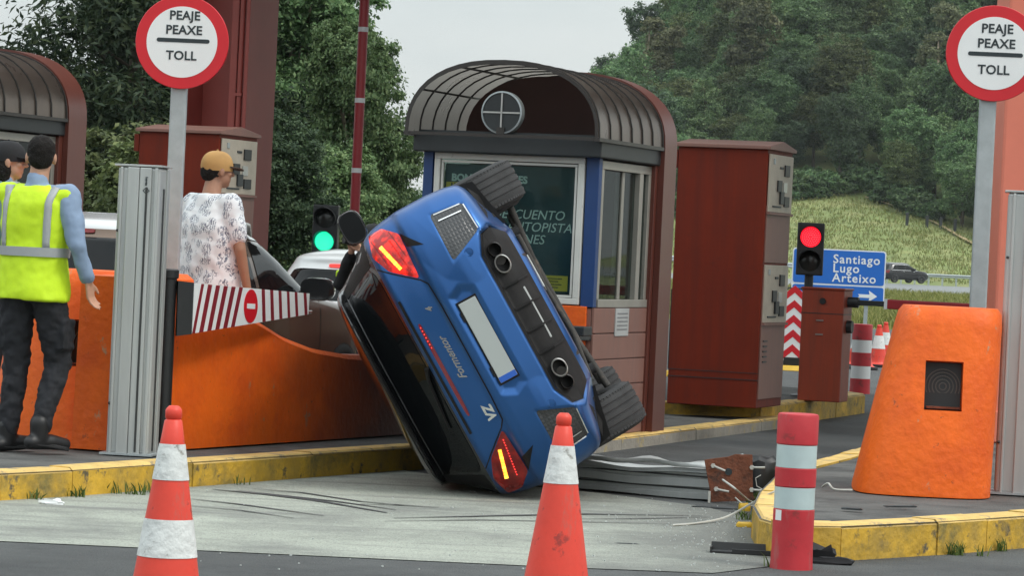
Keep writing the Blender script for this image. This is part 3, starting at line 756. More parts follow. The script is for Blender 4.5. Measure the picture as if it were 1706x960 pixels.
    for (a0, a1, z0, z1, xx) in [(wy0, wy1, ze - 0.075, ze - 0.01, 0.0), (wy0, wy1, zs - 0.06, zs, 0.012), (wy0, wy0 + 0.05, zs, ze - .075, 0), (wy1 - 0.06, wy1, zs, ze - .075, 0), (wy0 + 0.62, wy0 + 0.68, zs, ze - .075, -0.035), (wy0 + 0.96, wy0 + 1.05, zs, ze - .075, 0.002)]:
        b = MB(); b.box((xx - 0.03, (a0 + a1) / 2, (z0 + z1) / 2), (0.06, a1 - a0, z1 - z0)); b.build('window_frame', gm, sw, bevel=0.004)
    for (a0, a1, xx) in [(wy0 + .05, wy0 + .62, -0.05), (wy0 + .68, wy0 + .96, -0.042), (wy0 + 1.05, wy1 - .06, -0.03)]:
        b = MB(); b.box((xx, (a0 + a1) / 2, (zs + ze - .075) / 2), (0.006, a1 - a0 - .002, ze - zs - .078)); b.build('pane', A['booth_glass'], sw)
    # left side glazing
    b = MB(); b.box((x0 + 0.03, BD / 2 - 0.1, (zs + ze) / 2), (0.006, BD - 0.5, ze - zs - 0.02)); b.build('pane', A['booth_glass'], t)
    # inside: counter, till, chair back
    b = MB(); b.box((-0.32, 0.9, 1.0), (0.5, 1.3, 0.04)); b.build('counter', A['maroon_wall'], t)
    b = MB(); b.box((-0.35, 0.75, 1.17), (0.3, 0.26, 0.3)); b.box((-0.33, 1.25, 1.12), (0.22, 0.3, 0.2)); b.build('till', A['dark_trim'], t, bevel=0.01)
    # notice sheet on the side wall and the small shelf in front
    b = MB(); b.box((0.017, 0.70, 0.86), (0.008, 0.34, 0.21)); o = b.build('notice_plate', mat('notice_paper', (0.42, 0.44, 0.44), 0.6, var=0.1), t)
    for k in range(5):
        b = MB(); b.box((0.0225, 0.70, 0.925 - k * 0.03), (0.002, 0.26, 0.008)); b.build('print_line', mat('grey_print', (0.2, 0.21, 0.22), 0.7), o)
    # dark band under the roof
    b = MB(); b.box(((x0 + x1) / 2, BD / 2 - 0.19, 2.152), (BW + 0.10, BD - 0.14, 0.15)); b.build('fascia_band', A['dark_trim'], t, bevel=0.01)
    b = MB(); b.box(((x0 + x1) / 2, BD / 2 - 0.19, 2.235), (BW + 0.04, BD - 0.22, 0.014)); b.build('ceiling', A['dark_trim'], t)
    MB().box((-0.012, BD - 0.25, 1.06), (0.088, 0.17, 2.12)).build('rear_post', A['booth_brown'], t, bevel=0.004)
    # barrel roof shell, open at the front
    cx = (x0 + x1) / 2
    yr0, yr1 = -0.26, BD - 0.26
    OW, RISE, ZB = BW + 0.13, 0.54, 2.22
    rb = MB()
    out_ = arch(OW, RISE, ZB); inn = arch(OW - 0.05, RISE - 0.025, ZB)
    ring = [(p[0] + cx, p[1]) for p in out_] + [(p[0] + cx, p[1]) for p in reversed(inn)]
    roof = MB().loft([[(x, yr0, z) for x, z in [(p[0] + cx, p[1]) for p in out_]], [(x, yr1, z) for x, z in [(p[0] + cx, p[1]) for p in out_]]], caps=False, closed=False).build('barrel_roof', A['roof_sheet'], t, smooth=60)
    MB().loft([[(p[0] + cx, yr0, p[1]) for p in out_], [(p[0] + cx, yr0, p[1]) for p in inn]], caps=False, closed=False).build('roof_edge', A['rib'], roof)
    ro = arch(OW + 0.022, RISE + 0.011, ZB); ri = arch(OW - 0.02, RISE - 0.010, ZB)
    ny = 7
    for k in range(ny):
        y = yr0 + 0.02 + (yr1 - yr0 - 0.05) * k / (ny - 1)
        MB().loft([[(p[0] + cx, y - 0.006, p[1]) for p in ro], [(p[0] + cx, y + 0.006, p[1]) for p in ro], [(p[0] + cx, y + 0.006, p[1]) for p in ri], [(p[0] + cx, y - 0.006, p[1]) for p in ri], [(p[0] + cx, y - 0.006, p[1]) for p in ro]], caps=False, closed=False).build('roof_rib', A['rib'], roof)
    for s in (4, 8, 14, 18):
        p = ri[s]
        MB().box((p[0] + cx, (yr0 + yr1) / 2, p[1]), (0.014, yr1 - yr0 - 0.02, 0.014)).build('purlin', A['rib'], roof)
    for sx in (-1, 1):
        MB().box((cx + sx * (OW / 2 - 0.012), (yr0 + yr1) / 2, ZB - 0.014), (0.05, yr1 - yr0, 0.028)).build('eaves_rail', A['rib'], roof)
    MB().box((cx, yr0 + 0.015, ZB - 0.012), (OW - 0.06, 0.03, 0.024)).build('tie_bar', A['rib'], roof)
    # dark bulkhead half way inside the vault
    bh = [(p[0] + cx, p[1]) for p in arch(OW - 0.08, RISE - 0.04, ZB + 0.004)]
    MB().prism([(p[0] * 1.0, p[1]) for p in bh], 0.95, 0.99, 'y').build('bulkhead', mat('vault_bulkhead', (0.05, 0.014, 0.010), 0.6), t)
    # round air outlet
    fc = (cx - 0.045, -0.10, ZB + 0.165)
    MB().lathe([(0.145, -0.03), (0.145, 0.03)], 32, fc, 'y').build('vent_disc', A['dark_trim'], t, smooth=40)
    vd = t.children[-1]
    rg_ = MB()
    rg_.loft([[(fc[0] + r * math.cos(2 * math.pi * k / 40), fc[1] + y, fc[2] + r * math.sin(2 * math.pi * k / 40)) for k in range(40)] for (r, y) in [(0.148, -0.04), (0.16, -0.036), (0.16, 0.03), (0.148, 0.03), (0.148, -0.04)]], caps=False).build('vent_ring', A['galv'], vd, smooth=40)
    MB().box((fc[0], fc[1] - 0.036, fc[2]), (0.29, 0.01, 0.012)).box((fc[0], fc[1] - 0.037, fc[2]), (0.012, 0.008, 0.29)).build('vent_cross', A['steel'], vd)
    MB().box((fc[0], 0.0, ZB + 0.03), (0.06, 0.3, 0.05)).build('vent_bracket', A['rib'], t)
    # rear hoop: smooth shell that runs from the ground over the roof
    ho = arch(OW + 0.035, RISE + 0.03, ZB, 26, 2.3); hi = arch(OW - 0.06, RISE - 0.03, ZB, 26, 2.3)
    po = [(ho[0][0] + cx, 0.0)] + [(p[0] + cx, p[1]) for p in ho] + [(ho[-1][0] + cx, 0.0)]
    pi_ = [(hi[0][0] + cx, 0.0)] + [(p[0] + cx, p[1]) for p in hi] + [(hi[-1][0] + cx, 0.0)]
    y0, y1 = BD - 0.27, BD + 0.06
    MB().loft([[(x, y0, z) for x, z in po], [(x, y1, z) for x, z in po], [(x, y1, z) for x, z in pi_], [(x, y0, z) for x, z in pi_], [(x, y0, z) for x, z in po]], caps=False, closed=False).build('rear_hoop', A['booth_brown'], t, smooth=45)
    MB().box((cx, y1 - 0.15, 1.15), (BW - 0.1, 0.05, 2.28)).build('rear_wall', A['booth_brown'], t)
    return t

BOOTH = Vector((0.60, 24.85, 0.10))
booth = make_booth('toll booth with open bronze barrel roof and dark discount poster behind the upturned blue car', BOOTH, -LANE)
b = MB(); b.box((-0.12, -0.36, 0.80), (0.42, 0.20, 0.07)); b.box((-0.03, -0.12, 0.75), (0.06, 0.3, 0.05)); b.build('counter_shelf', A['dark_trim'], booth, bevel=0.008)
p = BOOTH + Vector((-UY * 5.15, UX * 5.15, 0.06))
make_booth('brown toll booth with barrel roof at the left edge behind the two vested people', p, -LANE, False)

# ---- payment machines
def make_machine(label, loc, rz):
    """origin: front right corner on the ground"""
    t = thing('payment_machine', label, 'payment machine', loc, rz, 'tall red payment machines on the islands')
    W, D, H = 0.80, 0.86, 2.25
    MB().box((-W / 2, D / 2, H / 2), (W, D, H)).build('cabinet', A['red_box'], t, bevel=0.006)
    cab = t.children[-1]
    MB().box((-W / 2, D / 2, 0.24), (W + 0.008, D + 0.008, 0.008)).box((-W / 2, D / 2, 0.30), (W + 0.006, D + 0.006, 0.006)).build('plinth_joint', A['dark_trim'], cab)
    # shallow pitched cap with overhang
    prof = [(-W - 0.03, H - 0.02), (-W - 0.03, H + 0.02), (-W / 2, H + 0.075), (0.035, H + 0.02), (0.035, H - 0.02)]
    prof2 = [(-0.03, H - 0.015), (-0.03, H + 0.015), (D / 2, H + 0.07), (D + 0.03, H + 0.015), (D + 0.03, H - 0.015)]
    MB().prism(prof2, -W - 0.03, 0.03, 'x').build('cap', A['booth_panel'], t, bevel=0.004)
    MB().box((-W - 0.03, 0.10, H - 0.12), (0.05, 0.2, 0.16)).build('side_hood', A['red_box'], t, bevel=0.005)
    # lane side: skin coloured paler for the sky it reflects, two instrument panels
    MB().box((0.004, D / 2, 0.65), (0.012, D - 0.05, 1.15)).build('side_door', A['booth_panel'], t, bevel=0.003)
    MB().box((0.004, D / 2, 1.505), (0.012, D - 0.05, 0.49)).build('side_door', A['booth_panel'], t, bevel=0.003)
    for z0 in (0.82, 1.70):
        hgt = 0.50
        if z0 < 1:
            z0 = 0.74
        pn = MB().box((0.012, D / 2, z0 + hgt / 2), (0.014, D - 0.06, hgt)).build('instrument_panel', A['beige_panel'], t, bevel=0.003)
        MB().box((0.02, D / 2, z0 - 0.012), (0.03, D - 0.04, 0.02)).build('ledge', A['booth_panel'], pn)
        def slot(y, z, sy, sz, m, nm, dep=0.012):
            MB().box((0.022, y, z0 + z), (dep, sy, sz)).build(nm, m, pn, bevel=0.002)
        slot(0.60, 0.37, 0.16, 0.10, A['black'], 'screen', 0.02)
        slot(0.42, 0.39, 0.10, 0.02, A['ink'], 'print_line')
        slot(0.36, 0.23, 0.14, 0.10, A['black'], 'card_slot', 0.02)
        slot(0.44, 0.13, 0.12, 0.11, A['dark_trim'], 'coin_tray', 0.03)
        slot(0.62, 0.10, 0.16, 0.09, A['black'], 'ticket_slot', 0.02)
        slot(0.56, 0.22, 0.12, 0.09, A['steel'], 'keypad', 0.012)
        slot(0.16, 0.44, 0.05, 0.05, A['galv'], 'lock')
        slot(0.30, 0.05, 0.28, 0.014, A['ink'], 'print_line')
    for k in range(5):
        MB().box((0.013, 0.16, 0.40 + 0.045 * k), (0.010, 0.13, 0.012)).build('louvre', A['dark_trim'], t)
    return t
mp_ = G(1259, 681, 0.20)
make_machine('tall oxide red payment machine standing between middle booth and red traffic light', mp_, -LANE)
p = mp_ + Vector((-UY * 5.15, UX * 5.15, -0.04))
make_machine('tall red payment machine behind the man in the printed white shirt', p, -LANE)

# ---- canopy columns
c = V(405, 210, 34.2)
t = thing('canopy_column', 'dark red steel canopy column rising behind the left payment machine', 'column', (c.x, c.y, 0.0), -LANE)
Wc = 0.36
for nm, cc, dd in [('flange', (0.16, 0.0, 2.85), (0.04, 0.72, 5.5)), ('flange', (-0.50, 0.0, 2.85), (0.04, 0.72, 5.5)), ('web', (-0.17, 0.05, 2.85), (0.62, 0.04, 5.5))]:
    MB().box(cc, dd).build(nm, A['red_col'], t, bevel=0.004)
MB().box((-0.02, -0.22, 2.85), (0.08, 0.10, 5.5)).build('conduit', A['red_col'], t, bevel=0.01)
MB().tube([(0.075, -0.30, 0.1), (0.075, -0.30, 5.5)], 0.028, 10).build('down_pipe', A['red_col'], t, smooth=60)
for z in (1.6, 2.9, 4.2):
    MB().box((0.075, -0.30, z), (0.08, 0.08, 0.03)).build('pipe_clip', A['red_col'], t)
c = V(1668, 300, 25.5)
t = thing('canopy_column', 'coral painted canopy column behind the right round toll sign', 'column', (c.x, c.y, 0.0), 0)
MB().box((0.45, 0.35, 2.85), (0.90, 0.7, 5.5)).build('shaft', A['pink_col'], t, bevel=0.02)
MB().box((0.45, 0.35, 0.3), (0.96, 0.76, 0.24)).build('base_plate', A['pink_col'], t, bevel=0.01)

# ---- orange concrete barriers
def nose_mb(wb, wt, db, dt, h, off_t, n=48, k=3.6):
    b = MB(); rings = []
    lv = [(0, 0), (0.02, 0.0), (0.5, 0.5), (0.90, 0.93), (0.97, 0.985), (1.0, 1.0)]
    for zf, f in lv:
        wv = wb + (wt - wb) * f; dv = db + (dt - db) * f; sh = 1.0
        if zf == 0.97: sh = 0.975
        if zf == 1.0: sh = 0.90
        cxx = off_t[0] * f; cyy = off_t[1] * f
        ring = []
        for i in range(n):
            a = 2 * math.pi * i / n; c_, s_ = math.cos(a), math.sin(a)
            ring.append((cxx + sh * wv / 2 * math.copysign(abs(c_) ** (2 / k), c_), cyy + sh * dv / 2 * math.copysign(abs(s_) ** (2 / k), s_), h * zf))
        rings.append(ring)
    b.loft(rings)
    return b

def make_barrier(label, loc, rz, wb, wt, off, h, vent_x, vent_z, wall=None):
    t = thing('concrete_barrier', label, 'concrete barrier', loc, rz)
    n = nose_mb(wb, wt, 0.95, 0.72, h, off).build('nose', A['orange'], t, smooth=50)
    # recess with the warning horn grille
    fy = -0.475 + (off[1] + 0.115) * (vent_z / h) 
    c_ = MB().box((vent_x, fy + 0.02, vent_z), (0.215, 0.24, 0.285), Matrix.Rotation(R(-6), 3, 'X')).build('cutter', A['orange'])
    c_.parent = t
    bpy.context.view_layer.update()
    cut(n, [c_]); n.data.shade_smooth(); n.data.set_sharp_from_angle(angle=R(35))
    g = MB().box((vent_x, fy + 0.118, vent_z - 0.005), (0.205, 0.02, 0.27), Matrix.Rotation(R(-6), 3, 'X')).build('grille', A['black'], t)
    for r in (0.02, 0.04, 0.06, 0.08, 0.098):
        MB().loft([[(vent_x + (r + dr) * math.cos(2 * math.pi * k / 28), fy + 0.104 + yy, vent_z - 0.005 + (r + dr) * math.sin(2 * math.pi * k / 28)) for k in range(28)] for dr, yy in [(-.003, 0), (.003, 0), (.003, .012), (-.003, .012), (-.003, 0)]], caps=False).build('grille_ring', mat('grille_wire', (0.10, 0.09, 0.08), 0.5), g)
    MB().box((vent_x + 0.005, fy + 0.07, vent_z - 0.125), (0.19, 0.05, 0.012)).build('grille_ledge', A['rust'], t)
    return t
lb = G(215, 757, 0.16)
LB = make_barrier('long orange concrete barrier on the left island with a low curved wall', (-2.55, 20.62, 0.155), -12, 1.15, 1.05, (0.05, 0.06), 1.07, 0.06, 0.63)
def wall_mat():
    '''orange paint going brown red towards the far end, mostly shade mixed into the colour'''
    m = A['orange'].copy(); m.name = 'shaded_wall_paint'
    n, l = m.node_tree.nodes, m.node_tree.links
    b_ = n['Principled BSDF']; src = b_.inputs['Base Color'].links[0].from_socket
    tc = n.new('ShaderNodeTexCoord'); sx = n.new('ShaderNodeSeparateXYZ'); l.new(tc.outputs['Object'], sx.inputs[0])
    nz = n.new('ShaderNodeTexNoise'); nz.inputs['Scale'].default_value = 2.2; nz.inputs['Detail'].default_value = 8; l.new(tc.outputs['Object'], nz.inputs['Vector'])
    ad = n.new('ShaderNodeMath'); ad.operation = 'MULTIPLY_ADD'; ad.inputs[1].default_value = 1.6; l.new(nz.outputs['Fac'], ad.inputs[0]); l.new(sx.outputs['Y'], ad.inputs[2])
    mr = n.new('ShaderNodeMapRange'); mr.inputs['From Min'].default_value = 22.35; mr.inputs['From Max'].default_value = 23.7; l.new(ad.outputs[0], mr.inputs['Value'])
    mx = n.new('ShaderNodeMixRGB'); mx.inputs['Color2'].default_value = (0.20, 0.055, 0.03, 1)  # far-end brown: mostly shade near the car, put into the colour
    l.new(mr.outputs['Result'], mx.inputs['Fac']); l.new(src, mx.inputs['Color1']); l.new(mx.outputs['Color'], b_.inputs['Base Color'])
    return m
# the low wall that runs on along the lane, with a swooping top
q0 = G(262, 752, 0.16); q1 = G(662, 725, 0.16)
dirv = (q1 - q0).normalized(); nrmv = Vector((-dirv.y, dirv.x, 0))
Lw = (q1 - q0).length + 0.35
b = MB(); rings = []
prof = [(-0.3, 1.04), (0.0, 1.05), (0.5, 0.99), (0.9, 0.88), (1.3, 0.765), (1.6, 0.675), (2.0, 0.60), (2.5, 0.555), (3.0, 0.54), (Lw, 0.53)]
for s in np.linspace(-0.3, Lw, 40):
    hgt = float(np.interp(s, [p[0] for p in prof], [p[1] for p in prof]))
    pq = q0 + dirv * s
    sec = [(0.0, 0.0), (0.03, hgt - 0.03), (0.055, hgt), (0.38, hgt), (0.40, hgt - 0.03), (0.42, 0.0)]
    rings.append([pq + nrmv * a + Vector((0, 0, z)) for a, z in sec])
b.loft(rings)
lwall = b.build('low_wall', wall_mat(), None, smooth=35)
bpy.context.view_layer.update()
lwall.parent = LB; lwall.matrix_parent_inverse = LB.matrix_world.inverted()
b = MB(); pq = [q0 + dirv * (Lw + 0.01), q0 + dirv * (Lw + 0.42)]
RBn = G(1542, 826, 0.185)
make_barrier('tapered orange concrete barrier nose on the right island behind the red bollard', (RBn.x + 0.02, RBn.y + 0.42, 0.18), -4, 0.79, 0.60, (0.125, 0.05), 1.08, 0.085, 0.63)

# ---- ribbed aluminium detector columns
def make_column(label, loc, rz, wd, dp, h, group):
    t = thing('detector_column', label, 'detector column', loc, rz, group)
    MB().box((0, 0, h / 2), (wd, dp, h)).build('housing', A['alu'], t, bevel=0.02, seg=3)
    hs = t.children[-1]
    f = -dp / 2
    for x, w_ in ((-0.40 * wd, 0.016), (-0.12 * wd, 0.07), (0.17 * wd, 0.07), (0.42 * wd, 0.02)):
        MB().box((x, f - 0.006, h / 2), (w_, 0.014, h - 0.01)).build('rib', A['alu'], hs, bevel=0.004)
    MB().box((wd / 2 + 0.001, -0.02, h / 2 - 0.05), (0.006, 0.03, h - 0.15)).build('slit', A['alu_dark'], hs)
    MB().box((wd / 2 + 0.004, 0.06, h / 2), (0.014, 0.06, h - 0.01)).build('rib', A['alu'], hs, bevel=0.004)
    MB().box((wd / 2 - 0.075, f - 0.0145, h / 2 - 0.05), (0.012, 0.006, h - 0.14)).build('slit', A['alu_dark'], hs)
    MB().box((-0.004, 0, h + 0.006), (wd + 0.03, dp + 0.02, 0.012)).build('lid', A['alu'], t, bevel=0.002)
    MB().box((0, 0, 0.004), (wd + 0.06, dp + 0.06, 0.012)).build('foot_plate', A['galv'], t)
    for z in (0.30, h - 0.38):
        MB().ball((-wd / 2 + 0.012, f - 0.004, z), 0.009, 8, 5).build('screw', A['dark_trim'], t)
    return t
p = G(217, 757, 0.16)
cl = make_column('ribbed grey aluminium column in front of the left orange barrier', (p.x, p.y + 0.06, 0.158), -8, 0.255, 0.24, 1.70, 'ribbed aluminium columns on the islands')
hs = cl.children[0]
text('hevea', 0.022, A['ink'], hs, (0.050, -0.1345, 1.615), rot=(R(90), R(90), 0), bold=0.0006)
dm = MB(); dm.loft([[(0.05 + r * math.cos(a), -0.1345, 1.56 + r * math.sin(a)) for a in (0, math.pi / 2, math.pi, 1.5 * math.pi)] for r in (0.022, 0.015)], caps=False); dm.build('diamond_mark', A['ink'], hs)
MB().box((0.05, -0.1345, 1.56), (0.012, 0.002, 0.012), Matrix.Rotation(R(45), 3, 'Y')).build('diamond_mark', A['ink'], hs)
p = G(1715, 826, 0.185)
make_column('ribbed grey aluminium column beside the right orange barrier at the right edge', (p.x, p.y + 0.14, 0.184), -8, 0.37, 0.24, 1.76, 'ribbed aluminium columns on the islands')

# ---- round toll signs
def make_sign(label, px, py, dia_px, base_z, off=(0, 0), tz=0.0):
    d = FPX * 0.60 / dia_px
    c = V(px, py, d)
    t = thing('toll_sign', label, 'traffic sign', (c.x, c.y, base_z), -3, 'round toll signs')
    h = c.z - base_z
    MB().box((off[0], 0.04, (h + 0.1) / 2), (0.105, 0.055, h + 0.1)).build('post', A['galv'], t, bevel=0.012, seg=3)
    for z in (h - 0.16, h + 0.08, 0.95):
        MB().box((off[0], 0.012, z), (0.13, 0.02, 0.035)).build('clamp', A['galv'], t)
    MB().cyl((off[0] - 0.075, 0.02, 0.95), (off[0] + 0.075, 0.02, 0.95), 0.008, None, 8).build('clamp_bolt', A['steel'], t)
    N = 72
    def circ(r, y): return [(r * math.cos(2 * math.pi * k / N), y, h + r * math.sin(2 * math.pi * k / N)) for k in range(N)]
    pl = MB().loft([circ(0.296, 0.0), circ(0.30, -0.004), circ(0.30, -0.018), circ(0.297, -0.022)]).build('plate', A['sign_red'], t, smooth=40)
    MB().loft([circ(0.228, -0.021), circ(0.228, -0.0245)]).build('white_field', A['sign_white'], pl, smooth=40)
    f = -0.0255
    text('PEAJE', 0.080, A['ink'], pl, (0.012, f, h + 0.152 + tz), bold=0.0018, spacing=1.03)
    text('PEAXE', 0.080, A['ink'], pl, (0.010, f, h + 0.059 + tz), bold=0.0018, spacing=1.03)
    text('TOLL', 0.080, A['ink'], pl, (0.0, f, h - 0.105 + tz), bold=0.0018, spacing=1.03)
    N2 = 10
    bar = [(-0.150 - 0.013 * math.sin(math.pi * k / N2), h - 0.006 + tz + 0.013 * math.cos(math.pi * k / N2)) for k in range(N2 + 1)] + [(0.165 + 0.013 * math.sin(math.pi * k / N2), h - 0.006 + tz - 0.013 * math.cos(math.pi * k / N2)) for k in range(N2 + 1)]
    MB().prism(bar, f - 0.001, f + 0.002, 'y').build('bar', A['ink'], pl)
    return t
make_sign('round red and white toll sign on grey post above the left orange barrier', 304, 70, 156, 0.16, (-0.012, 0), 0.016)
make_sign('round red and white toll sign cut by the right edge of the picture', 1656, 89, 160, 0.185, (-0.02, 0))

# ---- swing gate: black post with a striped flap
pb = G(272, 752, 0.16); pb.y -= 0.12
t = thing('lane_closing_gate', 'black post holding a red and white striped flap with a no entry disc', 'barrier gate', (pb.x, pb.y, 0.158), 0)
top = V(287, 452, pb.y)
MB().cyl((0, 0, 0), (0.0, 0, top.z - 0.158 - 0.03), 0.048, None, 20).build('post', A['black'], t, smooth=50)
MB().lathe([(0.05, 0), (0.058, 0.005), (0.058, 0.05), (0.05, 0.058)], 24, (0, 0, top.z - 0.158 - 0.045)).build('post_cap', A['black'], t, smooth=40)
MB().box((0, 0, 0.006), (0.2, 0.2, 0.012)).build('foot_plate', A['black'], t)
def lp(px, py, d):
    q = V(px, py, d); return Vector((q.x - pb.x, q.y - pb.y, q.z - 0.158))
dA, dB = pb.y - 0.02, pb.y + 1.70
fl = [lp(322, 472, dA + 0.03), lp(514, 489, dB), lp(512, 524, dB), lp(318, 556, dA + 0.03)]
def flap(poly, th, nm, m, par):
    nn = (poly[1] - poly[0]).cross(poly[3] - poly[0]).normalized()
    if nn.y > 0: nn = -nn
    return MB().loft([[p_ + nn * th[0] for p_ in poly], [p_ + nn * th[1] for p_ in poly]]).build(nm, m, par)
bk_ = [lp(296, 468, dA), lp(322, 471, dA + 0.03), lp(318, 557, dA + 0.03), lp(293, 560, dA)]
flap(bk_, (-0.02, 0.02), 'hinge_plate', A['black'], t)
fo = flap(fl, (-0.008, 0.008), 'flap', A['sign_white'], t)
def on(u, v):
    a = fl[0].lerp(fl[1], u); c_ = fl[3].lerp(fl[2], u); return a.lerp(c_, v)
stripe = mat('stripe_maroon', (0.22, 0.015, 0.025), 0.45, var=0.1)
us = [(0.0, .022), (.055, .088), (.12, .153), (.185, .218), (.25, .283), (.315, .345)]
us2 = [(.585, .612), (.66, .687), (.735, .76), (.81, .832), (.882, .905), (.965, .99)]
for (a, c_) in us:
    sl = 0.055
    q = [on(min(1, a + sl), 0.0), on(min(1, c_ + sl), 0.0), on(c_, 1.0), on(a, 1.0)]
    flap(q, (0.0081, 0.0095), 'stripe', stripe, fo)
for (a, c_) in us2:
    sl = -0.022
    q = [on(max(0, a + sl), 0.0), on(max(0, c_ + sl), 0.0), on(min(.998, c_), 1.0), on(min(.996, a), 1.0)]
    flap(q, (0.0081, 0.0095), 'stripe', stripe, fo)
cc = on(0.475, 0.5); ex = (fl[1] - fl[0]).normalized(); ez = Vector((0, 0, 1)); en = (fl[1] - fl[0]).cross(fl[3] - fl[0]).normalized()
if en.y > 0: en = -en
disc = MB().loft([[cc + (ex * math.cos(a) + ez * math.sin(a)) * 0.105 + en * o_ for a in [2 * math.pi * k / 40 for k in range(40)]] for o_ in (0.0081, 0.0105)]).build('no_entry_disc', A['sign_red'], fo)
MB().loft([[cc + ex * a + ez * z + en * o_ for a, z in ((-.062, -.016), (.062, -.016), (.062, .016), (-.062, .016))] for o_ in (0.0105, 0.012)]).build('white_bar', A['sign_white'], disc)

# ---- traffic lights
def make_light(label, px, py, d, wpx, lit, base_z):
    c = V(px, py, d); s = 0.29
    t = thing('traffic_light', label, 'traffic light', (c.x, c.y, base_z), -6, 'two lamp lane signals')
    h = c.z - base_z
    MB().cyl((0, 0.02, 0), (0, 0.02, h - 0.24), 0.042, None, 16).build('pole', A['black'], t, smooth=50)
    MB().lathe([(0.13, 0), (0.13, 0.012), (0.06, 0.03), (0.05, 0.06)], 20, (0, 0.02, 0)).build('foot', A['black'], t, smooth=40)
    MB().box((0, 0, h), (0.255, 0.14, 0.50)).build('housing', A['black'], t, bevel=0.012)
    for k, z in enumerate((h + 0.115, h - 0.115)):
        on_ = (lit == 'red' and k == 0) or (lit == 'green' and k == 1)
        rd = 0.098
        ln = MB().lathe([(rd, -0.02), (rd, -0.072), (rd * 0.7, -0.088), (0.004, -0.094)], 28, (0, 0, z), 'y').build('lamp', (A['red_glow'] if lit == 'red' else A['green_glow']) if on_ else A['lamp_off'], t, smooth=60)
        if on_:
            rngs = [0.02, 0.04, 0.06, 0.08]
            for r in rngs:
                nn_ = max(6, int(r * 2 * math.pi / 0.02))
                q = MB()
                for j in range(nn_):
                    a = 2 * math.pi * j / nn_
                    yy = -0.094 + 0.02 * (r / rd) ** 2
                    q.box((r * math.cos(a), yy - 0.003, z + r * math.sin(a)), (0.006, 0.006, 0.006))
                q.build('led_ring', mat('led_' + lit, (0.9, 0.5, 0.5), 0.3, emit=(1.0, 0.12, 0.16) if lit == 'red' else (0.25, 1, 0.7), es=1.3), ln)
        vis = MB()
        rings = []
        for i in range(19):
            a = R(-35 + 250 * i / 18); ca, sa = math.cos(a), math.sin(a)
            dep = 0.05 + 0.11 * max(0, sa) 
            rings.append([(ca * (rd + 0.006), -0.07, z + sa * (rd + 0.006)), (ca * (rd + 0.006), -0.07 - dep, z + sa * (rd + 0.006)), (ca * (rd + 0.012), -0.07 - dep, z + sa * (rd + 0.012)), (ca * (rd + 0.012), -0.07, z + sa * (rd + 0.012))])
        vis.loft(rings); vis.build('visor', A['black'], t, smooth=50)
    return t
make_light('lane traffic light showing red on a black pole in front of the blue road sign', 1350, 415, 32.0, 45, 'red', 0.20)
make_light('lane traffic light showing green behind the white car', 543, 383, 33.7, 51, 'green', 0.16)

# ---- barrier cabinet with its arm down, and the raised arm of the next lane
p = G(1398, 671, 0.20)
t = thing('barrier_machine', 'red barrier cabinet with a dark red arm beside the red traffic light', 'barrier machine', (p.x, p.y, 0.198), -LANE)
MB().box((-0.20, 0.17, 0.52), (0.40, 0.34, 1.04)).build('cabinet', A['red_cab'], t, bevel=0.01)
cab = t.children[-1]
MB().box((-0.20, 0.17, 0.815), (0.404, 0.344, 0.008)).build('lid_joint', A['dark_trim'], cab)
MB().box((-0.20, 0.17, 1.045), (0.42, 0.36, 0.02)).build('cap', A['red_cab'], t, bevel=0.005)
MB().cyl((-0.2, -0.002, 0.93), (-0.2, -0.012, 0.93), 0.03, None, 16).build('lock', A['black'], t)
for z in (0.75, 0.62): MB().box((-0.22, -0.004, z), (0.07, 0.01, 0.012)).build('hinge', A['steel'], t)
MB().cyl((0, 0.17, 0.70), (0.05, 0.17, 0.70), 0.06, None, 18).build('shaft', A['black'], t, smooth=50)
MB().cyl((0, 0.17, 0.93), (0.10, 0.17, 0.93), 0.05, None, 14).build('arm_hub', A['dark_trim'], t, smooth=50)
MB().box((0.22, 0.17, 0.93), (0.30, 0.05, 0.05)).build('arm_root', A['dark_trim'], t, bevel=0.006)
MB().box((1.55, 0.17, 0.93), (2.4, 0.06, 0.09)).build('arm', A['pole_red'], t, bevel=0.01)
MB().box((0.36, 0.17, 0.93), (0.03, 0.064, 0.094)).build('arm_band', A['sign_white'], t)
c = V(598, 200, 35.0)
t = thing('raised_barrier', 'slender red barrier arm with white bands raised upright above the white car', 'barrier arm', (c.x, c.y, 0.16), 0)
MB().cyl((0, 0, 0.8), (0, 0, 4.5), 0.052, None, 14).build('arm', A['pole_red'], t, smooth=50)
for z in (1.30, 2.03, 2.76, 3.50): MB().cyl((0, 0, z), (0, 0, z + 0.05), 0.0545, None, 14).build('white_band', A['sign_white'], t, smooth=50)
MB().box((0.1, 0.15, 0.45), (0.4, 0.34, 0.9)).build('cabinet', A['red_cab'], t, bevel=0.01)

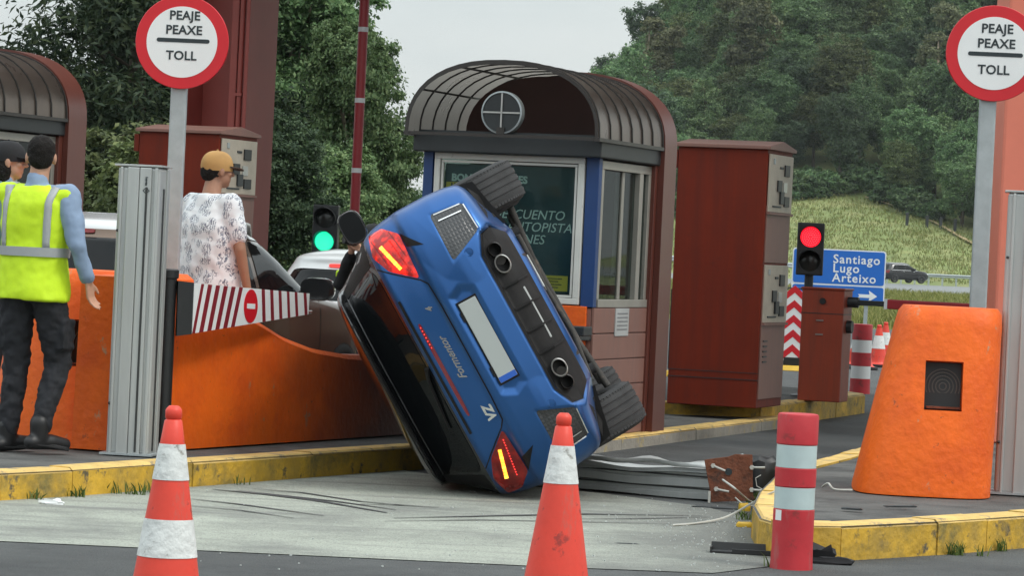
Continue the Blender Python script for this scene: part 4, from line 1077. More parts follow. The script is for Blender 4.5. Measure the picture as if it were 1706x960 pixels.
# ---- direction sign
d = 70.0
c = V(1397, 461, d)
t = thing('direction_sign', 'blue direction sign with white lettering and arrow behind the red traffic light', 'road sign', (c.x, c.y, 0.0), -4)
sw_, sh_ = 155 / FPX * d, 91 / FPX * d
zc = c.z
def rrect(w_, h_, r_, cx=0, cz=0, n=6):
    o = []
    for (sx, sz, a0) in ((1, 1, 0), (-1, 1, 90), (-1, -1, 180), (1, -1, 270)):
        for k in range(n + 1):
            a = R(a0 + 90 * k / n); o.append((cx + sx * (w_ / 2 - r_) + r_ * math.cos(a), cz + sz * (h_ / 2 - r_) + r_ * math.sin(a)))
    return o
bdl = MB().prism(rrect(sw_, sh_, 0.06, 0, zc), 0.0, 0.03, 'y').build('panel', A['sign_white'], t)
MB().prism(rrect(sw_ - 0.05, sh_ * 0.64 - 0.03, 0.05, 0, zc + sh_ * 0.17), -0.006, 0.0, 'y').build('blue_field', A['sign_blue'], bdl)
MB().prism(rrect(sw_ - 0.05, sh_ * 0.34 - 0.03, 0.05, 0, zc - sh_ * 0.325), -0.006, 0.0, 'y').build('blue_field', A['sign_blue'], bdl)
for s, z in (('Santiago', 0.36), ('Lugo', 0.17), ('Arteixo', -0.03)):
    text(s, 0.255, A['sign_white'], bdl, (-0.13, -0.009, zc + z), align='LEFT', bold=0.004, spacing=1.14)
text('A Coruña', 0.255, A['sign_white'], bdl, (-0.92, -0.009, zc - 0.38), align='LEFT', bold=0.004, spacing=1.14)
ar = [(0.42, 0.035), (0.66, 0.035), (0.64, 0.12), (0.82, 0.0), (0.64, -0.12), (0.66, -0.035), (0.42, -0.035), (0.45, 0)]
MB().prism([(x, zc - 0.38 + z) for x, z in ar], -0.010, -0.006, 'y').build('arrow', A['sign_white'], bdl)
for x in (-0.6, 0.6): MB().box((x, 0.07, zc / 2), (0.08, 0.08, zc + 0.4)).build('post', A['galv'], t)

# ---- chevron panels, drums, distant cones
def make_chevron(label, px, py_base, d=None):
    p = G(px, py_base); t = thing('chevron_panel', label, 'chevron panel', p, 0, 'red and white chevron panels')
    MB().prism(rrect(0.24, 0.98, 0.05, 0, 0.60), 0, 0.03, 'y').build('panel', A['sign_white'], t)
    pn = t.children[-1]
    for k in range(5):
        z = 0.16 + k * 0.2
        MB().prism([(-0.115, z), (0, z + 0.10), (0.115, z), (0.115, z + 0.10), (0, z + 0.20), (-0.115, z + 0.10)], -0.003, 0.0, 'y').build('chevron', A['sign_red'], pn)
    MB().tube([(-0.125, 0.015, 0.1), (-0.125, 0.015, 1.07), (-0.09, 0.015, 1.12), (0.09, 0.015, 1.12), (0.125, 0.015, 1.07), (0.125, 0.015, 0.1)], 0.012, 8).build('rim', A['black'], pn)
    MB().box((0, 0.02, 0.10), (0.22, 0.05, 0.16)).build('socket', A['black'], t)
    MB().loft([[(-0.28, -0.12, 0), (0.28, -0.12, 0), (0.28, 0.2, 0), (-0.28, 0.2, 0)], [(-0.24, -0.08, 0.07), (0.24, -0.08, 0.07), (0.24, 0.16, 0.07), (-0.24, 0.16, 0.07)]]).build('foot', A['yellow_plastic'], t, bevel=0.01)
    return t
make_chevron('chevron panel on a yellow foot just left of the red traffic light pole', 1318, 618)
make_chevron('chevron panel on a yellow foot seen between booth and payment machine', 1130, 628)

def cone(label, loc, h, r, bands, group, rz=0, m_r=None):
    """bands: (from, to) heights of the white sleeves"""
    m_r = m_r or A['cone_red']
    t = thing('traffic_cone', label, 'traffic cone', loc, rz, group)
    rt = 0.030 if h < 0.8 else 0.022
    def rad(z): return r + (rt - r) * (z - 0.05) / (h - 0.05)
    N = 40
    prof = [(rad(0.05) + 0.03, 0.045), (rad(0.06) + 0.006, 0.06)]
    for z in np.linspace(0.08, h - 0.05, 12): prof.append((rad(z), z))
    prof += [(rt + 0.002, h - 0.045), (rt + 0.006, h - 0.04), (rt + 0.006, h - 0.015), (rt + 0.002, h - 0.008), (rt - 0.006, h), (rt - 0.016, h), (rt - 0.018, h - 0.03)]
    MB().lathe(prof, N).build('body', m_r, t, smooth=45)
    MB().prism(rrect(r * 2 + 0.12, r * 2 + 0.12, 0.06), 0.0, 0.045, 'z').build('foot', A['rubber'] if h < 0.7 else m_r, t, bevel=0.008)
    for z0, z1 in bands:
        MB().loft([[((rad(z) + 0.0025) * math.cos(2 * math.pi * k / N), (rad(z) + 0.0025) * math.sin(2 * math.pi * k / N), z) for k in range(N)] for z in np.linspace(z0, z1, 5)], caps=False).build('white_sleeve', A['cone_white'], t, smooth=60)
    return t
cl_ = V(290, 677, FPX / 498); cone('scuffed red cone with two white sleeves in front of the left yellow kerb', (cl_.x, cl_.y, 0), 0.90, 0.152, [(0.396, 0.522), (0.653, 0.773)], 'traffic cones in the foreground', 12)
cr_ = V(940, 688, FPX / 466); cone('red cone with one white sleeve in front of the upturned blue car', (cr_.x, cr_.y, 0), 0.90, 0.156, [(0.649, 0.784)], 'traffic cones in the foreground', 3)
gc = 'small cones in the distance'
for px, py, lab in [(1462, 612, 'distant cone, left one of the pair beside the orange barrier'), (1473, 604, 'distant cone, right one of the pair beside the orange barrier'), (1427, 612, 'distant cone hidden behind the striped drum, left one'), (1437, 616, 'distant cone just above the striped drum, right one')]:
    p = G(px, py); cone(lab, p, 0.62, 0.14, [(0.27, 0.46)], gc)

def drum(label, loc, h, r, bands, m_r, m_w, name='striped_bollard', cat='bollard', grp=None):
    t = thing(name, label, cat, loc, 0, grp)
    N = 48
    prof = [(r * 1.04, 0.0), (r * 1.03, 0.02), (r, 0.10)]
    for z0, z1 in bands:
        prof += [(r, z0 - 0.002), (r - 0.004, z0 + 0.002), (r - 0.004, z1 - 0.002), (r, z1 + 0.002)]
    prof += [(r, h - 0.012), (r - 0.004, h - 0.003), (r - 0.012, h)]
    MB().lathe(prof, N).build('body', m_r, t, smooth=40)
    for z0, z1 in bands:
        MB().loft([[((r - 0.002) * math.cos(2 * math.pi * k / N), (r - 0.002) * math.sin(2 * math.pi * k / N), z) for k in range(N)] for z in (z0 + 0.003, z1 - 0.003)], caps=False).build('white_band', m_w, t, smooth=60)
    return t
p = G(1318, 948)
bo = drum('red cylindrical bollard with two pale bands at the tip of the right kerb', p, 0.75, 0.0995, [(0.288, 0.398), (0.487, 0.602)], A['bollard_red'], A['bollard_white'])
an = [R(a) for a in (228, 238, 248)]
st = MB(); rr_ = 0.1005
st.add([(rr_ * math.cos(a), rr_ * math.sin(a), z) for a in (R(205), R(217), R(229)) for z in (0.235, 0.285)], [(0, 2, 3, 1), (2, 4, 5, 3)])
st.build('sticker', A['sign_white'], bo)
p = G(1432, 656); drum('red and white ringed drum behind the red barrier cabinet', p, 0.80, 0.115, [(0.17, 0.32), (0.47, 0.62)], A['bollard_red'], A['sign_white'])

# ---- guard rails and posts far away
def rail(label, a, b_, zt, n):
    t = thing('guard_rail', label, 'guard rail', (a.x, a.y, a.z), 0)
    v = b_ - a
    for k in range(n + 1):
        q = v * (k / n); MB().box((q.x, q.y + 0.1, q.z + zt / 2 - 0.3), (0.15, 0.15, zt + 0.5)).build('post', A['galv'], t)
    w_ = MB(); sec = [(-0.03, 0), (0.05, 0.05), (0.05, 0.11), (-0.03, 0.16), (0.05, 0.21), (0.05, 0.27), (-0.03, 0.32)]
    w_.loft([[q + Vector((0, -s[0], zt - 0.32 + s[1])) for s in sec] for q in (Vector((0, 0, 0)), v)], caps=False, closed=False)
    w_.build('beam', A['galv'], t)
a = V(1478, 468, 287); b_ = V(1800, 486, 287); a.z = b_.z = 0.0
rail('long grey guard rail beside the motorway at the foot of the meadow', a, b_, 1.0, 14)
a = V(1100, 436, 200); b_ = V(1330, 448, 210); a.z = 0.3; b_.z = 0.2
rail('grey guard rail seen between booth and payment machine', a, b_, 1.2, 5)
for px, py, lab in ((1545, 357, 'short dark post beside the meadow track, the tallest in the middle'), (1567, 380, 'short dark post beside the meadow track, just below the middle one'), (1512, 352, 'uppermost short dark post beside the meadow track'), (1590, 398, 'lowest short dark post beside the meadow track')):
    d_ = 316; p = V(px, py, d_); z = hill_h(p.x, p.y)
    t = thing('marker_post', lab, 'post', (p.x, p.y, z), 0, 'posts along the meadow track')
    MB().box((0, 0, 0.5), (0.28, 0.28, 1.3)).build('shaft', A['dark_trim'], t, bevel=0.03)

# ================================================================== vehicles
def in_poly_sdf(poly, X, Z):
    """signed distance to a polygon, negative inside (numpy arrays)"""
    P = np.array(poly); n = len(P)
    dmin = np.full(X.shape, 1e9); inside = np.zeros(X.shape, bool)
    for i in range(n):
        a, b_ = P[i], P[(i + 1) % n]
        ex, ez = b_ - a
        t = np.clip(((X - a[0]) * ex + (Z - a[1]) * ez) / (ex * ex + ez * ez), 0, 1)
        dmin = np.minimum(dmin, np.hypot(X - a[0] - t * ex, Z - a[1] - t * ez))
        c_ = ((a[1] > Z) != (b_[1] > Z))
        with np.errstate(divide='ignore', invalid='ignore'):
            xi = (b_[0] - a[0]) * (Z - a[1]) / (b_[1] - a[1] + 1e-12) + a[0]
        inside ^= c_ & (X < xi)
    return np.where(inside, -dmin, dmin)

class Car:
    """body as a stack of level slices; x right, y forward from the rear bumper, z up"""
    def __init__(s, rows, cr, cf, n=2.7, feats=(), sm=1.2, nz=110):
        r = np.array(rows); s.z = np.linspace(r[0, 0], r[-1, 0], nz)
        def sm_(v):
            k = np.exp(-0.5 * (np.arange(-4, 5) / sm) ** 2); k /= k.sum()
            q = np.pad(v, 4, mode='edge'); return np.convolve(q, k, mode='valid')
        s.w = sm_(np.interp(s.z, r[:, 0], r[:, 1])); s.y0 = sm_(np.interp(s.z, r[:, 0], r[:, 2])); s.y1 = sm_(np.interp(s.z, r[:, 0], r[:, 3]))
        s.cr, s.cf, s.n, s.feats = cr, cf, n, feats
        s.crz = np.minimum(cr, (s.y1 - s.y0) * 0.45); s.cfz = np.minimum(cf, (s.y1 - s.y0) * 0.45)
    def P(s, z): return [float(np.interp(z, s.z, v)) for v in (s.w, s.y0, s.y1, s.crz, s.cfz)]
    def feat(s, x, z):
        o = 0.0
        for poly, dep, soft in s.feats:
            d = float(in_poly_sdf(poly, np.array([abs(x)]), np.array([z]))[0])
            o += dep * min(1, max(0, 0.5 - d / soft))
        return o
    def rear(s, x, z, off=0.0):
        w_, y0, y1, c, _ = s.P(z); t = min(0.999, abs(x) / w_)
        return Vector((x, y0 + c * (1 - (1 - t ** s.n) ** (1 / s.n)) + s.feat(x, z) - off, z))
    def front(s, x, z, off=0.0):
        w_, y0, y1, _, c = s.P(z); t = min(0.999, abs(x) / w_)
        return Vector((x, y1 - c * (1 - (1 - t ** s.n) ** (1 / s.n)) + off, z))
    def side(s, sg, y, z, off=0.0):
        w_, y0, y1, cr, cf = s.P(z); t = 0.0
        if y < y0 + cr: t = min(1, (y0 + cr - y) / cr)
        elif y > y1 - cf: t = min(1, (y - y1 + cf) / cf)
        return Vector((sg * (w_ * (1 - t ** s.n) ** (1 / s.n) + off), y, z))
    def body_mb(s, na=30, ns=24):
        rings = []
        for z in s.z:
            w_, y0, y1, cr, cf = s.P(z); half = []
            k1 = int(na * .7)
            for i in range(na + 1):
                t_ = .86 * i / k1 if i <= k1 else 1 - .14 * (1 - (i - k1) / (na - k1)) ** 2.2
                half.append((w_ * t_, y0 + cr * (1 - max(0.0, 1 - t_ ** s.n) ** (1 / s.n)), 'r'))
            for i in range(1, ns): half.append((w_, y0 + cr + (y1 - cf - y0 - cr) * i / ns, 's'))
            for i in range(13):
                a = math.pi / 2 * (1 - i / 12)
                half.append((w_ * math.sin(a) ** (2 / s.n) if a > 1e-6 else 0.0, y1 - cf * (1 - max(0, math.cos(a)) ** (2 / s.n)), 'f'))
            pts = half + [(-x, y, k) for x, y, k in reversed(half[1:-1])]
            rings.append([[x, y, z, k] for x, y, k in pts])
        X = np.array([[p[0] for p in r] for r in rings]); Z = np.array([[p[2] for p in r] for r in rings])
        D = np.zeros_like(X)
        for poly, dep, soft in s.feats: D += dep * np.clip(0.5 - in_poly_sdf(poly, np.abs(X), Z) / soft, 0, 1)
        b = MB()
        b.loft([[(p[0], p[1] + (D[i, j] if p[3] == 'r' else 0.0), p[2]) for j, p in enumerate(r)] for i, r in enumerate(rings)])
        return b
    def patch(s, fn, poly, off=0.004, skirt=0.02, rings=6, bulge=0.0, dens=0.03):
        """a shell that follows the body inside a polygon of the (x, z) or (y, z) plane"""
        P = []
        for i in range(len(poly)):
            a, b_ = poly[i], poly[(i + 1) % len(poly)]; L = math.hypot(b_[0] - a[0], b_[1] - a[1]); k = max(1, int(L / dens))
            P += [(a[0] + (b_[0] - a[0]) * j / k, a[1] + (b_[1] - a[1]) * j / k) for j in range(k)]
        cx = sum(p[0] for p in poly) / len(poly); cz = sum(p[1] for p in poly) / len(poly)
        m = MB(); rr = []
        for i in range(rings + 1):
            f = 1 - i / rings if i < rings else 0.02
            rr.append([fn(cx + (p[0] - cx) * f, cz + (p[1] - cz) * f, off + bulge * (1 - f * f)) for p in P])
        rr = [[fn(p[0], p[1], off - skirt) for p in P]] + rr
        m.loft(rr, caps=False)
        m.add(rr[-1], [tuple(range(len(P)))])
        return m
    def strip(s, fn, line, wd, off=0.0015):
        m = MB(); vs = []
        for i, p in enumerate(line):
            a, b_ = line[max(0, i - 1)], line[min(len(line) - 1, i + 1)]
            tx, tz = b_[0] - a[0], b_[1] - a[1]; L = math.hypot(tx, tz); nx, nz_ = -tz / L * wd / 2, tx / L * wd / 2
            vs += [fn(p[0] + nx, p[1] + nz_, off), fn(p[0] - nx, p[1] - nz_, off)]
        m.add(vs, [(2 * i, 2 * i + 1, 2 * i + 3, 2 * i + 2) for i in range(len(line) - 1)])
        return m

def dense(line, k=8):
    o = []
    for i in range(len(line) - 1):
        for j in range(k): o.append((line[i][0] + (line[i + 1][0] - line[i][0]) * j / k, line[i][1] + (line[i + 1][1] - line[i][1]) * j / k))
    return o + [line[-1]]

def rounded(poly, r=0.2, n=4):
    """cut polygon corners into short curves (r as share of the edges)"""
    o = []
    for i in range(len(poly)):
        a, b_, c_ = [np.array(poly[(i + k) % len(poly)]) for k in (-1, 0, 1)]
        p0 = b_ + (a - b_) * r; p1 = b_ + (c_ - b_) * r
        for k in range(n + 1):
            t = k / n; o.append(tuple((1 - t) ** 2 * p0 + 2 * t * (1 - t) * b_ + t * t * p1))
    return o

def wheel(parent, x, y, r, wd, sg, blocks=84):
    """tyre lathed round the x axis with grooves, and a rim"""
    h = wd / 2
    g = 0.007
    prof = [(r * 0.66, -h * 0.88), (r * 0.78, -h), (r * 0.86, -h * 0.99), (r * 0.915, -h * 0.94), (r * 0.955, -h * 0.86), (r * .98, -h * .76), (r * .994, -h * .64)]
    for x0 in (-0.48, -0.16, 0.16, 0.48):
        prof += [(r, h * x0 - 0.007), (r - g, h * x0 - 0.005), (r - g, h * x0 + 0.005), (r, h * x0 + 0.007)]
    prof += [(r * .994, h * .64), (r * .98, h * .76), (r * 0.955, h * 0.86), (r * 0.915, h * 0.94), (r * 0.86, h * 0.99), (r * 0.78, h), (r * 0.66, h * 0.88)]
    wh = thing('wheel', None, None, (x, y, r)); wh.parent = parent
    t = MB().lathe(prof, 72, (0, 0, 0), 'x', caps=False).build('tyre', A['tyre'], wh, smooth=30)
    q = MB()                                                        # shoulder blocks
    for k in range(blocks):
        a = 2 * math.pi * k / blocks
        for e in (-1, 1):
            q.box((e * h * 0.70, (r - 0.0115) * math.cos(a), (r - 0.0115) * math.sin(a)), (h * 0.30, 2 * math.pi * r / blocks * 0.78, 0.011), Matrix.Rotation(a - math.pi / 2, 3, 'X'))
    tag(q.build('tread_blocks', A['tyre'], wh), kind='stuff')
    rim = MB(); rim.lathe([(r * 0.67, -h * 0.85), (r * 0.62, -h * 0.8), (r * 0.60, 0.0), (r * 0.62, h * 0.8), (r * 0.67, h * 0.85)], 40, (0, 0, 0), 'x', caps=False)
    for k in range(5):
        a = 2 * math.pi * k / 5
        rim.box((sg * h * 0.55, 0.36 * r * math.cos(a), 0.36 * r * math.sin(a)), (0.03, 0.06, r * 0.62), Matrix.Rotation(a - math.pi / 2, 3, 'X'))
    rim.cyl((sg * h * 0.3, 0, 0), (sg * h * 0.75, 0, 0), 0.06, None, 16)
    rim.build('rim', A['rim'], wh, smooth=40)
    MB().cyl((-sg * h * 0.2, 0, 0), (-sg * h * 0.9, 0, 0), r * 0.5, None, 24).build('brake_disc', A['rib'], wh)
    return wh

def paint(name, c, rough=0.3, metal=0.5, coat=0.8):
    m = mat(name, c, rough, metal=metal, var=0.06, vs=1.2, coat=coat, rvar=0.04)
    return m
A['blue_paint'] = mat('satin_blue_paint', (0.026, 0.105, 0.31), 0.33, metal=0.7, var=0.03, vs=1.0, coat=0.2)
A['brown_paint'] = paint('bronze_brown_paint', (0.15, 0.10, 0.07), 0.22, 0.7)
A['sky_sheen_roof'] = paint('sky_sheen_paint', (0.62, 0.63, 0.63), 0.25, 0.4)  # sky reflection on the bronze car's roof, put in as a pale colour
A['white_paint'] = paint('white_car_paint', (0.72, 0.74, 0.74), 0.3, 0.0)
A['black_paint'] = paint('black_car_paint', (0.012, 0.012, 0.014), 0.25, 0.3)
A['tyre'] = mat('tyre_rubber', (0.030, 0.030, 0.031), 0.8, var=0.3, vs=8, bump=0.25, bs=120)
A['rim'] = mat('alloy_rim', (0.09, 0.09, 0.09), 0.4, metal=0.7)
A['plastic'] = mat('car_black_plastic', (0.016, 0.015, 0.015), 0.6, var=0.35, vs=6, spec=0.18)
A['under'] = mat('underbody', (0.045, 0.042, 0.038), 0.75, var=0.4, vs=6, bump=0.3, bs=30, c2=(0.12, 0.09, 0.07), thr=0.62, ds=9)
A['chrome'] = mat('chrome', (0.75, 0.75, 0.75), 0.15, metal=1.0, var=0.03)
A['pipe_steel'] = mat('polished_pipe', (0.62, 0.60, 0.57), 0.28, metal=0.6, var=0.1)
A['tail_red'] = mat('tail_lamp_red', (0.30, 0.004, 0.004), 0.2, var=0.35, vs=30, coat=0.3, emit=(1.0, 0.02, 0.004), es=1.3, enoise=16)
A['tail_dark'] = mat('tail_lamp_dark', (0.14, 0.003, 0.004), 0.2, var=0.4, vs=30, coat=0.3, emit=(1.0, 0.02, 0.004), es=0.12, enoise=16)
A['amber'] = mat('amber_indicator', (0.8, 0.3, 0.02), 0.3, emit=(1.0, 0.42, 0.04), es=2.2)
A['amber2'] = mat('amber_indicator_bright', (0.9, 0.4, 0.02), 0.3, emit=(1.0, 0.55, 0.06), es=2.6)
A['red_led'] = mat('red_led', (0.7, 0.02, 0.02), 0.3, emit=(1.0, 0.05, 0.04), es=1.6)
A['light_bar'] = mat('rear_light_bar', (0.16, 0.004, 0.012), 0.2, coat=1.0, emit=(1.0, 0.01, 0.05), es=0.02)
A['plate'] = mat('number_plate', (0.40, 0.43, 0.42), 0.5, var=0.03)
A['mirror_glass'] = glass_mat('mirror_glass', (0.3, 0.32, 0.32), 0.03)

def honeycomb():
    m = bpy.data.materials.new('honeycomb_insert'); m.use_nodes = True
    n, l = m.node_tree.nodes, m.node_tree.links; b_ = n['Principled BSDF']
    b_.inputs['Base Color'].default_value = (0.06, 0.062, 0.065, 1); b_.inputs['Roughness'].default_value = 0.26; b_.inputs['Metallic'].default_value = 0.35
    tc = n.new('ShaderNodeTexCoord'); v = n.new('ShaderNodeTexVoronoi'); v.feature = 'DISTANCE_TO_EDGE'; v.inputs['Scale'].default_value = 38; v.inputs['Randomness'].default_value = 0.15
    mp = n.new('ShaderNodeMapping'); mp.inputs['Scale'].default_value = (1, 0.05, 1.25)
    l.new(tc.outputs['Object'], mp.inputs['Vector']); l.new(mp.outputs['Vector'], v.inputs['Vector'])
    bp = n.new('ShaderNodeBump'); bp.inputs['Strength'].default_value = 0.5; bp.inputs['Distance'].default_value = 0.01
    l.new(v.outputs['Distance'], bp.inputs['Height']); l.new(bp.outputs['Normal'], b_.inputs['Normal'])
    return m
A['honey'] = honeycomb()

# ---------------------------------------------------------------- the upturned blue car
def blue_car():
    t = thing('overturned_car', 'blue hatchback tipped onto its side across the toll lane with indicators lit', 'car')
    rows = [(.19, .54, .36, 4.1), (.23, .60, .20, 4.25), (.275, .70, .10, 4.33), (.315, .84, .07, 4.37), (.35, .885, .05, 4.40), (.42, .905, .03, 4.43), (.55, .918, 0, 4.45), (.70, .918, .004, 4.42), (.758, .918, .018, 4.36), (.775, .914, .052, 4.33),
            (.86, .905, .068, 4.05), (.93, .89, .085, 3.62), (.985, .865, .095, 3.36), (1.01, .845, .14, 3.25), (1.06, .81, .20, 3.15), (1.18, .75, .315, 2.92), (1.30, .69, .43, 2.70), (1.345, .67, .47, 2.62),
            (1.36, .665, .35, 2.58), (1.385, .655, .30, 2.52), (1.42, .62, .36, 2.42), (1.455, .53, .62, 2.2), (1.485, .40, .95, 1.9), (1.49, .30, 1.1, 1.75)]
    rows = [(z if z <= 1.0 else 1.0 + (z - 1.0) * .76, w_, a_, b_) for z, w_, a_, b_ in rows]
    rz_ = lambda z: z if z <= 1.0 else 1.0 + (z - 1.0) * .76
    mesh_p = [(.80, .575), (.775, .375), (.59, .365), (.495, .58)]
    tail_p = [(.865, .955), (.868, .865), (.79, .785), (.50, .80), (.62, .94), (.74, .99)]
    diff_p = [(-.1, .415), (.44, .415), (.56, .36), (.58, .30), (.50, .215), (-.1, .215)]
    plate_p = [(-.1, .695), (.31, .695), (.345, .62), (.31, .555), (-.1, .555)]
    feats = [(diff_p, .075, .03), (plate_p, .026, .04), (mesh_p, .012, .02),
             ([(.96, .80), (.68, .695), (.47, .60), (.40, .50), (.46, .42), (.60, .29), (.96, .25)], -.020, .16)]
    car = Car(rows, .42, .7, 2.8, feats, 1.6, 170)
    body = car.body_mb(120, 24).build('body', A['blue_paint'], t, smooth=38)
    cs = []
    for x in (-.78, .78):
        for y in (.86, 3.48):
            c_ = MB().cyl((x - .28, y, .345), (x + .28, y, .345), .385, None, 40).build('cutter', A['plastic']); c_.parent = t; cs.append(c_)
    bpy.context.view_layer.update()
    cut(body, cs); body.data.shade_smooth(); body.data.set_sharp_from_angle(angle=R(38))
    body.data.materials.append(A['black_paint'])
    for f in body.data.polygons:
        if f.center.z > 1.005: f.material_index = 1
    rear = car.rear
    # rear glass with surround, wiper
    gl = rounded([(.68, 1.02), (.58, rz_(1.325)), (-.58, rz_(1.325)), (-.68, 1.02)], .12)
    MB_ = car.patch(rear, gl, .006, .02, 8); o = MB_.build('rear_window', A['glass'], t, smooth=60)
    MB().tube([rear(.02, 1.02, .03), rear(-.05, 1.045, .03), rear(-.36, 1.075, .022)], [.014, .011, .006], 8).build('wiper', A['plastic'], o)
    car.patch(lambda a, b_, o_=0: rear(a, b_, o_), rounded([(.60, rz_(1.365)), (.58, rz_(1.40)), (-.58, rz_(1.40)), (-.60, rz_(1.365))], .2), .006, .02, 4).build('spoiler_lip', A['plastic'], t, smooth=60)
    car.patch(rear, [(.86, 1.0), (.70, 1.03), (.60, rz_(1.33)), (.645, rz_(1.34))], .004, .01, 3).build('quarter_trim', A['plastic'], t, smooth=60)
    car.patch(rear, [(-.86, 1.0), (-.645, rz_(1.34)), (-.60, rz_(1.33)), (-.70, 1.03)], .004, .01, 3).build('quarter_trim', A['plastic'], t, smooth=60)
    # tailgate shut line and light bar
    sh = [(.665, 1.0), (.60, .93), (.49, .80), (.45, .772), (.30, .765), (0, .764), (-.30, .765), (-.45, .772), (-.49, .80), (-.60, .93), (-.665, 1.0)]
    car.strip(rear, dense(sh, 8), .008, .0022).build('tailgate_joint', A['plastic'], t)
    car.strip(rear, dense([(.44, .975), (-.44, .975)], 30), .016, .006).build('tailgate_trim', A['plastic'], t)
    car.patch(rear, rounded([(.27, .945), (.27, .922), (-.34, .922), (-.34, .945)], .3), .006, .012, 3).build('light_bar', A['light_bar'], t, smooth=60)
    lbar = t.children[-1]
    q = MB()
    for k in range(7):
        x = .245 - k * .022; q.box(rear(x, .935, .008), (.007, .006, .006))
    q.build('led_row', A['red_led'], lbar)
    # lamps: wide wedge with an amber bar
    for sg, m in ((1, A['tail_red']), (-1, A['tail_dark'])):
        po = rounded([(sg * x, z) for x, z in tail_p], .12)
        l_ = car.patch(rear, po, .010, .03, 6, .008).build('tail_light', m, t, smooth=60)
        bz = [(.772, .930), (.778, .908), (.602, .862), (.596, .882)]
        for k in range(9):
            f0, f1 = k / 9 + .006, (k + 1) / 9 - .006
            q_ = [tuple(np.array(bz[0]) * (1 - f) + np.array(bz[3]) * f) for f in (f0, f1)] + [tuple(np.array(bz[1]) * (1 - f) + np.array(bz[2]) * f) for f in (f1, f0)]
            car.patch(rear, [(sg * x, z) for x, z in q_], .024, .012, 2).build('indicator_segment', A['amber'] if k % 3 else A['amber2'], l_)
        for zz in (.965, .845):
            car.strip(rear, [(sg * x, z) for x, z in dense([(.83, zz - .01), (.66, zz - .035)], 6)], .006, .0225).build('lens_line', A['tail_dark'], l_)
        q = MB()
        for k in range(14):
            f = k / 13; q.box(rear(sg * (.56 + .22 * f), .825 + .03 * f, .023), (.008, .006, .007))
        q.build('led_row', A['red_led'] if sg < 0 else A['tail_red'], l_)
        car.patch(rear, [(sg * .79, .782), (sg * .70, .780), (sg * .665, .685)], .003, .01, 3).build('lamp_fin', A['plastic'], t, smooth=60)
        car.patch(rear, rounded([(sg * x, z) for x, z in mesh_p], .1), .002, .01, 6).build('corner_insert', A['honey'], t, smooth=60)
        ci = t.children[-1]
        for (a, b_) in (((.79, .555), (.775, .39)), ((.745, .545), (.735, .40)), ((.765, .372), (.60, .362))):
            car.strip(rear, [(sg * x, z) for x, z in dense([a, b_], 6)], .007, .010).build('trim_line', A['chrome'], ci)
        # exhaust pipes: large oval inside, smaller beside it
        for ex, er, eh in ((.345, .058, .047), (.44, .045, .040)):
            c_ = rear(sg * ex, .335, 0)
            N = 28
            def ov(k_, yy): return [(c_.x + er * k_ * math.cos(2 * math.pi * j / N), yy, .335 + eh * k_ * math.sin(2 * math.pi * j / N)) for j in range(N)]
            yb = c_.y
            pipe = MB().loft([ov(.80, yb + .12), ov(.82, yb - .045), ov(.90, yb - .062), ov(1.0, yb - .055), ov(1.0, yb + .1)], caps=False).build('exhaust_tip', A['pipe_steel'] if ex < .4 else A['rib'], t, smooth=60)
            MB().add(ov(.9, yb + .06), [tuple(range(N))]).build('pipe_bore', A['ink'], pipe)
        # parking sensor / towing cap
        for (sx, sz, sr) in ((.50, .475, .027),):
            p_ = rear(sg * sx, sz, .006)
            MB().loft([[(p_.x + r_ * math.cos(2 * math.pi * j / 20), p_.y + d_, p_.z + r_ * math.sin(2 * math.pi * j / 20)) for j in range(20)] for r_, d_ in ((sr, .012), (sr, 0), (sr * .86, -.001), (sr * .82, .003), (sr * .4, .002))], caps=True).build('bumper_cap', A['blue_paint'], t, smooth=30)
        # lower bumper corner in black and sill
        car.patch(rear, [(sg * .84, .305), (sg * .62, .285), (sg * .60, .21), (sg * .70, .225)], .004, .01, 4).build('bumper_corner', A['plastic'], t, smooth=60)
    # diffuser
    dpoly = [(x, z) for x, z in [(.44, .408), (.555, .355), (.572, .30), (.495, .222)]]
    full = rounded(dpoly + [(-x, z) for x, z in reversed(dpoly)], .12)
    df = car.patch(rear, full, .010, .02, 8).build('diffuser', A['plastic'], t, smooth=60)
    for x in (-.22, -.075, .075, .22):
        MB().loft([[rear(x + e, z, o_) for z, o_ in ((.40, .008), (.40, .024), (.30, .045), (.235, .05), (.235, .0))] for e in (-.006, .006)]).build('fin', A['plastic'], df)
    MB().box(rear(0, .30, -.01), (.34, .03, .03)).build('crossbar', A['alu'], df, bevel=.006)
    car.strip(rear, dense([(.57, .295), (.555, .362), (.44, .416), (-.44, .416), (-.555, .362), (-.57, .295)], 10), .012, .004).build('diffuser_trim', A['plastic'], df)
    # number plate with blue end strip
    yb = rear(0, .62).y
    pl = MB().box((0, yb - .012, .622), (.52, .012, .11)).build('number_plate', A['plate'], t, bevel=.003)
    MB().box((-.242, yb - .0195, .622), (.034, .003, .108)).build('blue_strip', mat('plate_blue', (.02, .10, .45), .4), pl)
    MB().box((0, yb - .002, .622), (.545, .012, .128)).build('plate_holder', A['plastic'], pl)
    for e in (-.18, .18): MB().box((e, yb - .006, .687), (.06, .02, .012)).build('plate_lamp', A['plastic'], t)
    # badges
    def badge(s_, x, z, size, shear=0.0, bold=.002, nm='badge'):
        p_ = rear(x, z, .004); return text(s_, size, A['chrome'], t, p_, rot=(R(84), 0, 0), name=nm, shear=shear, bold=bold, extrude=.003)
    badge('Formentor', 0.0, .852, .062, .45, .0014)
    badge('VZ', -.385, .815, .075, .25, .0035)
    badge('4', .315, .835, .055, .25, .002)
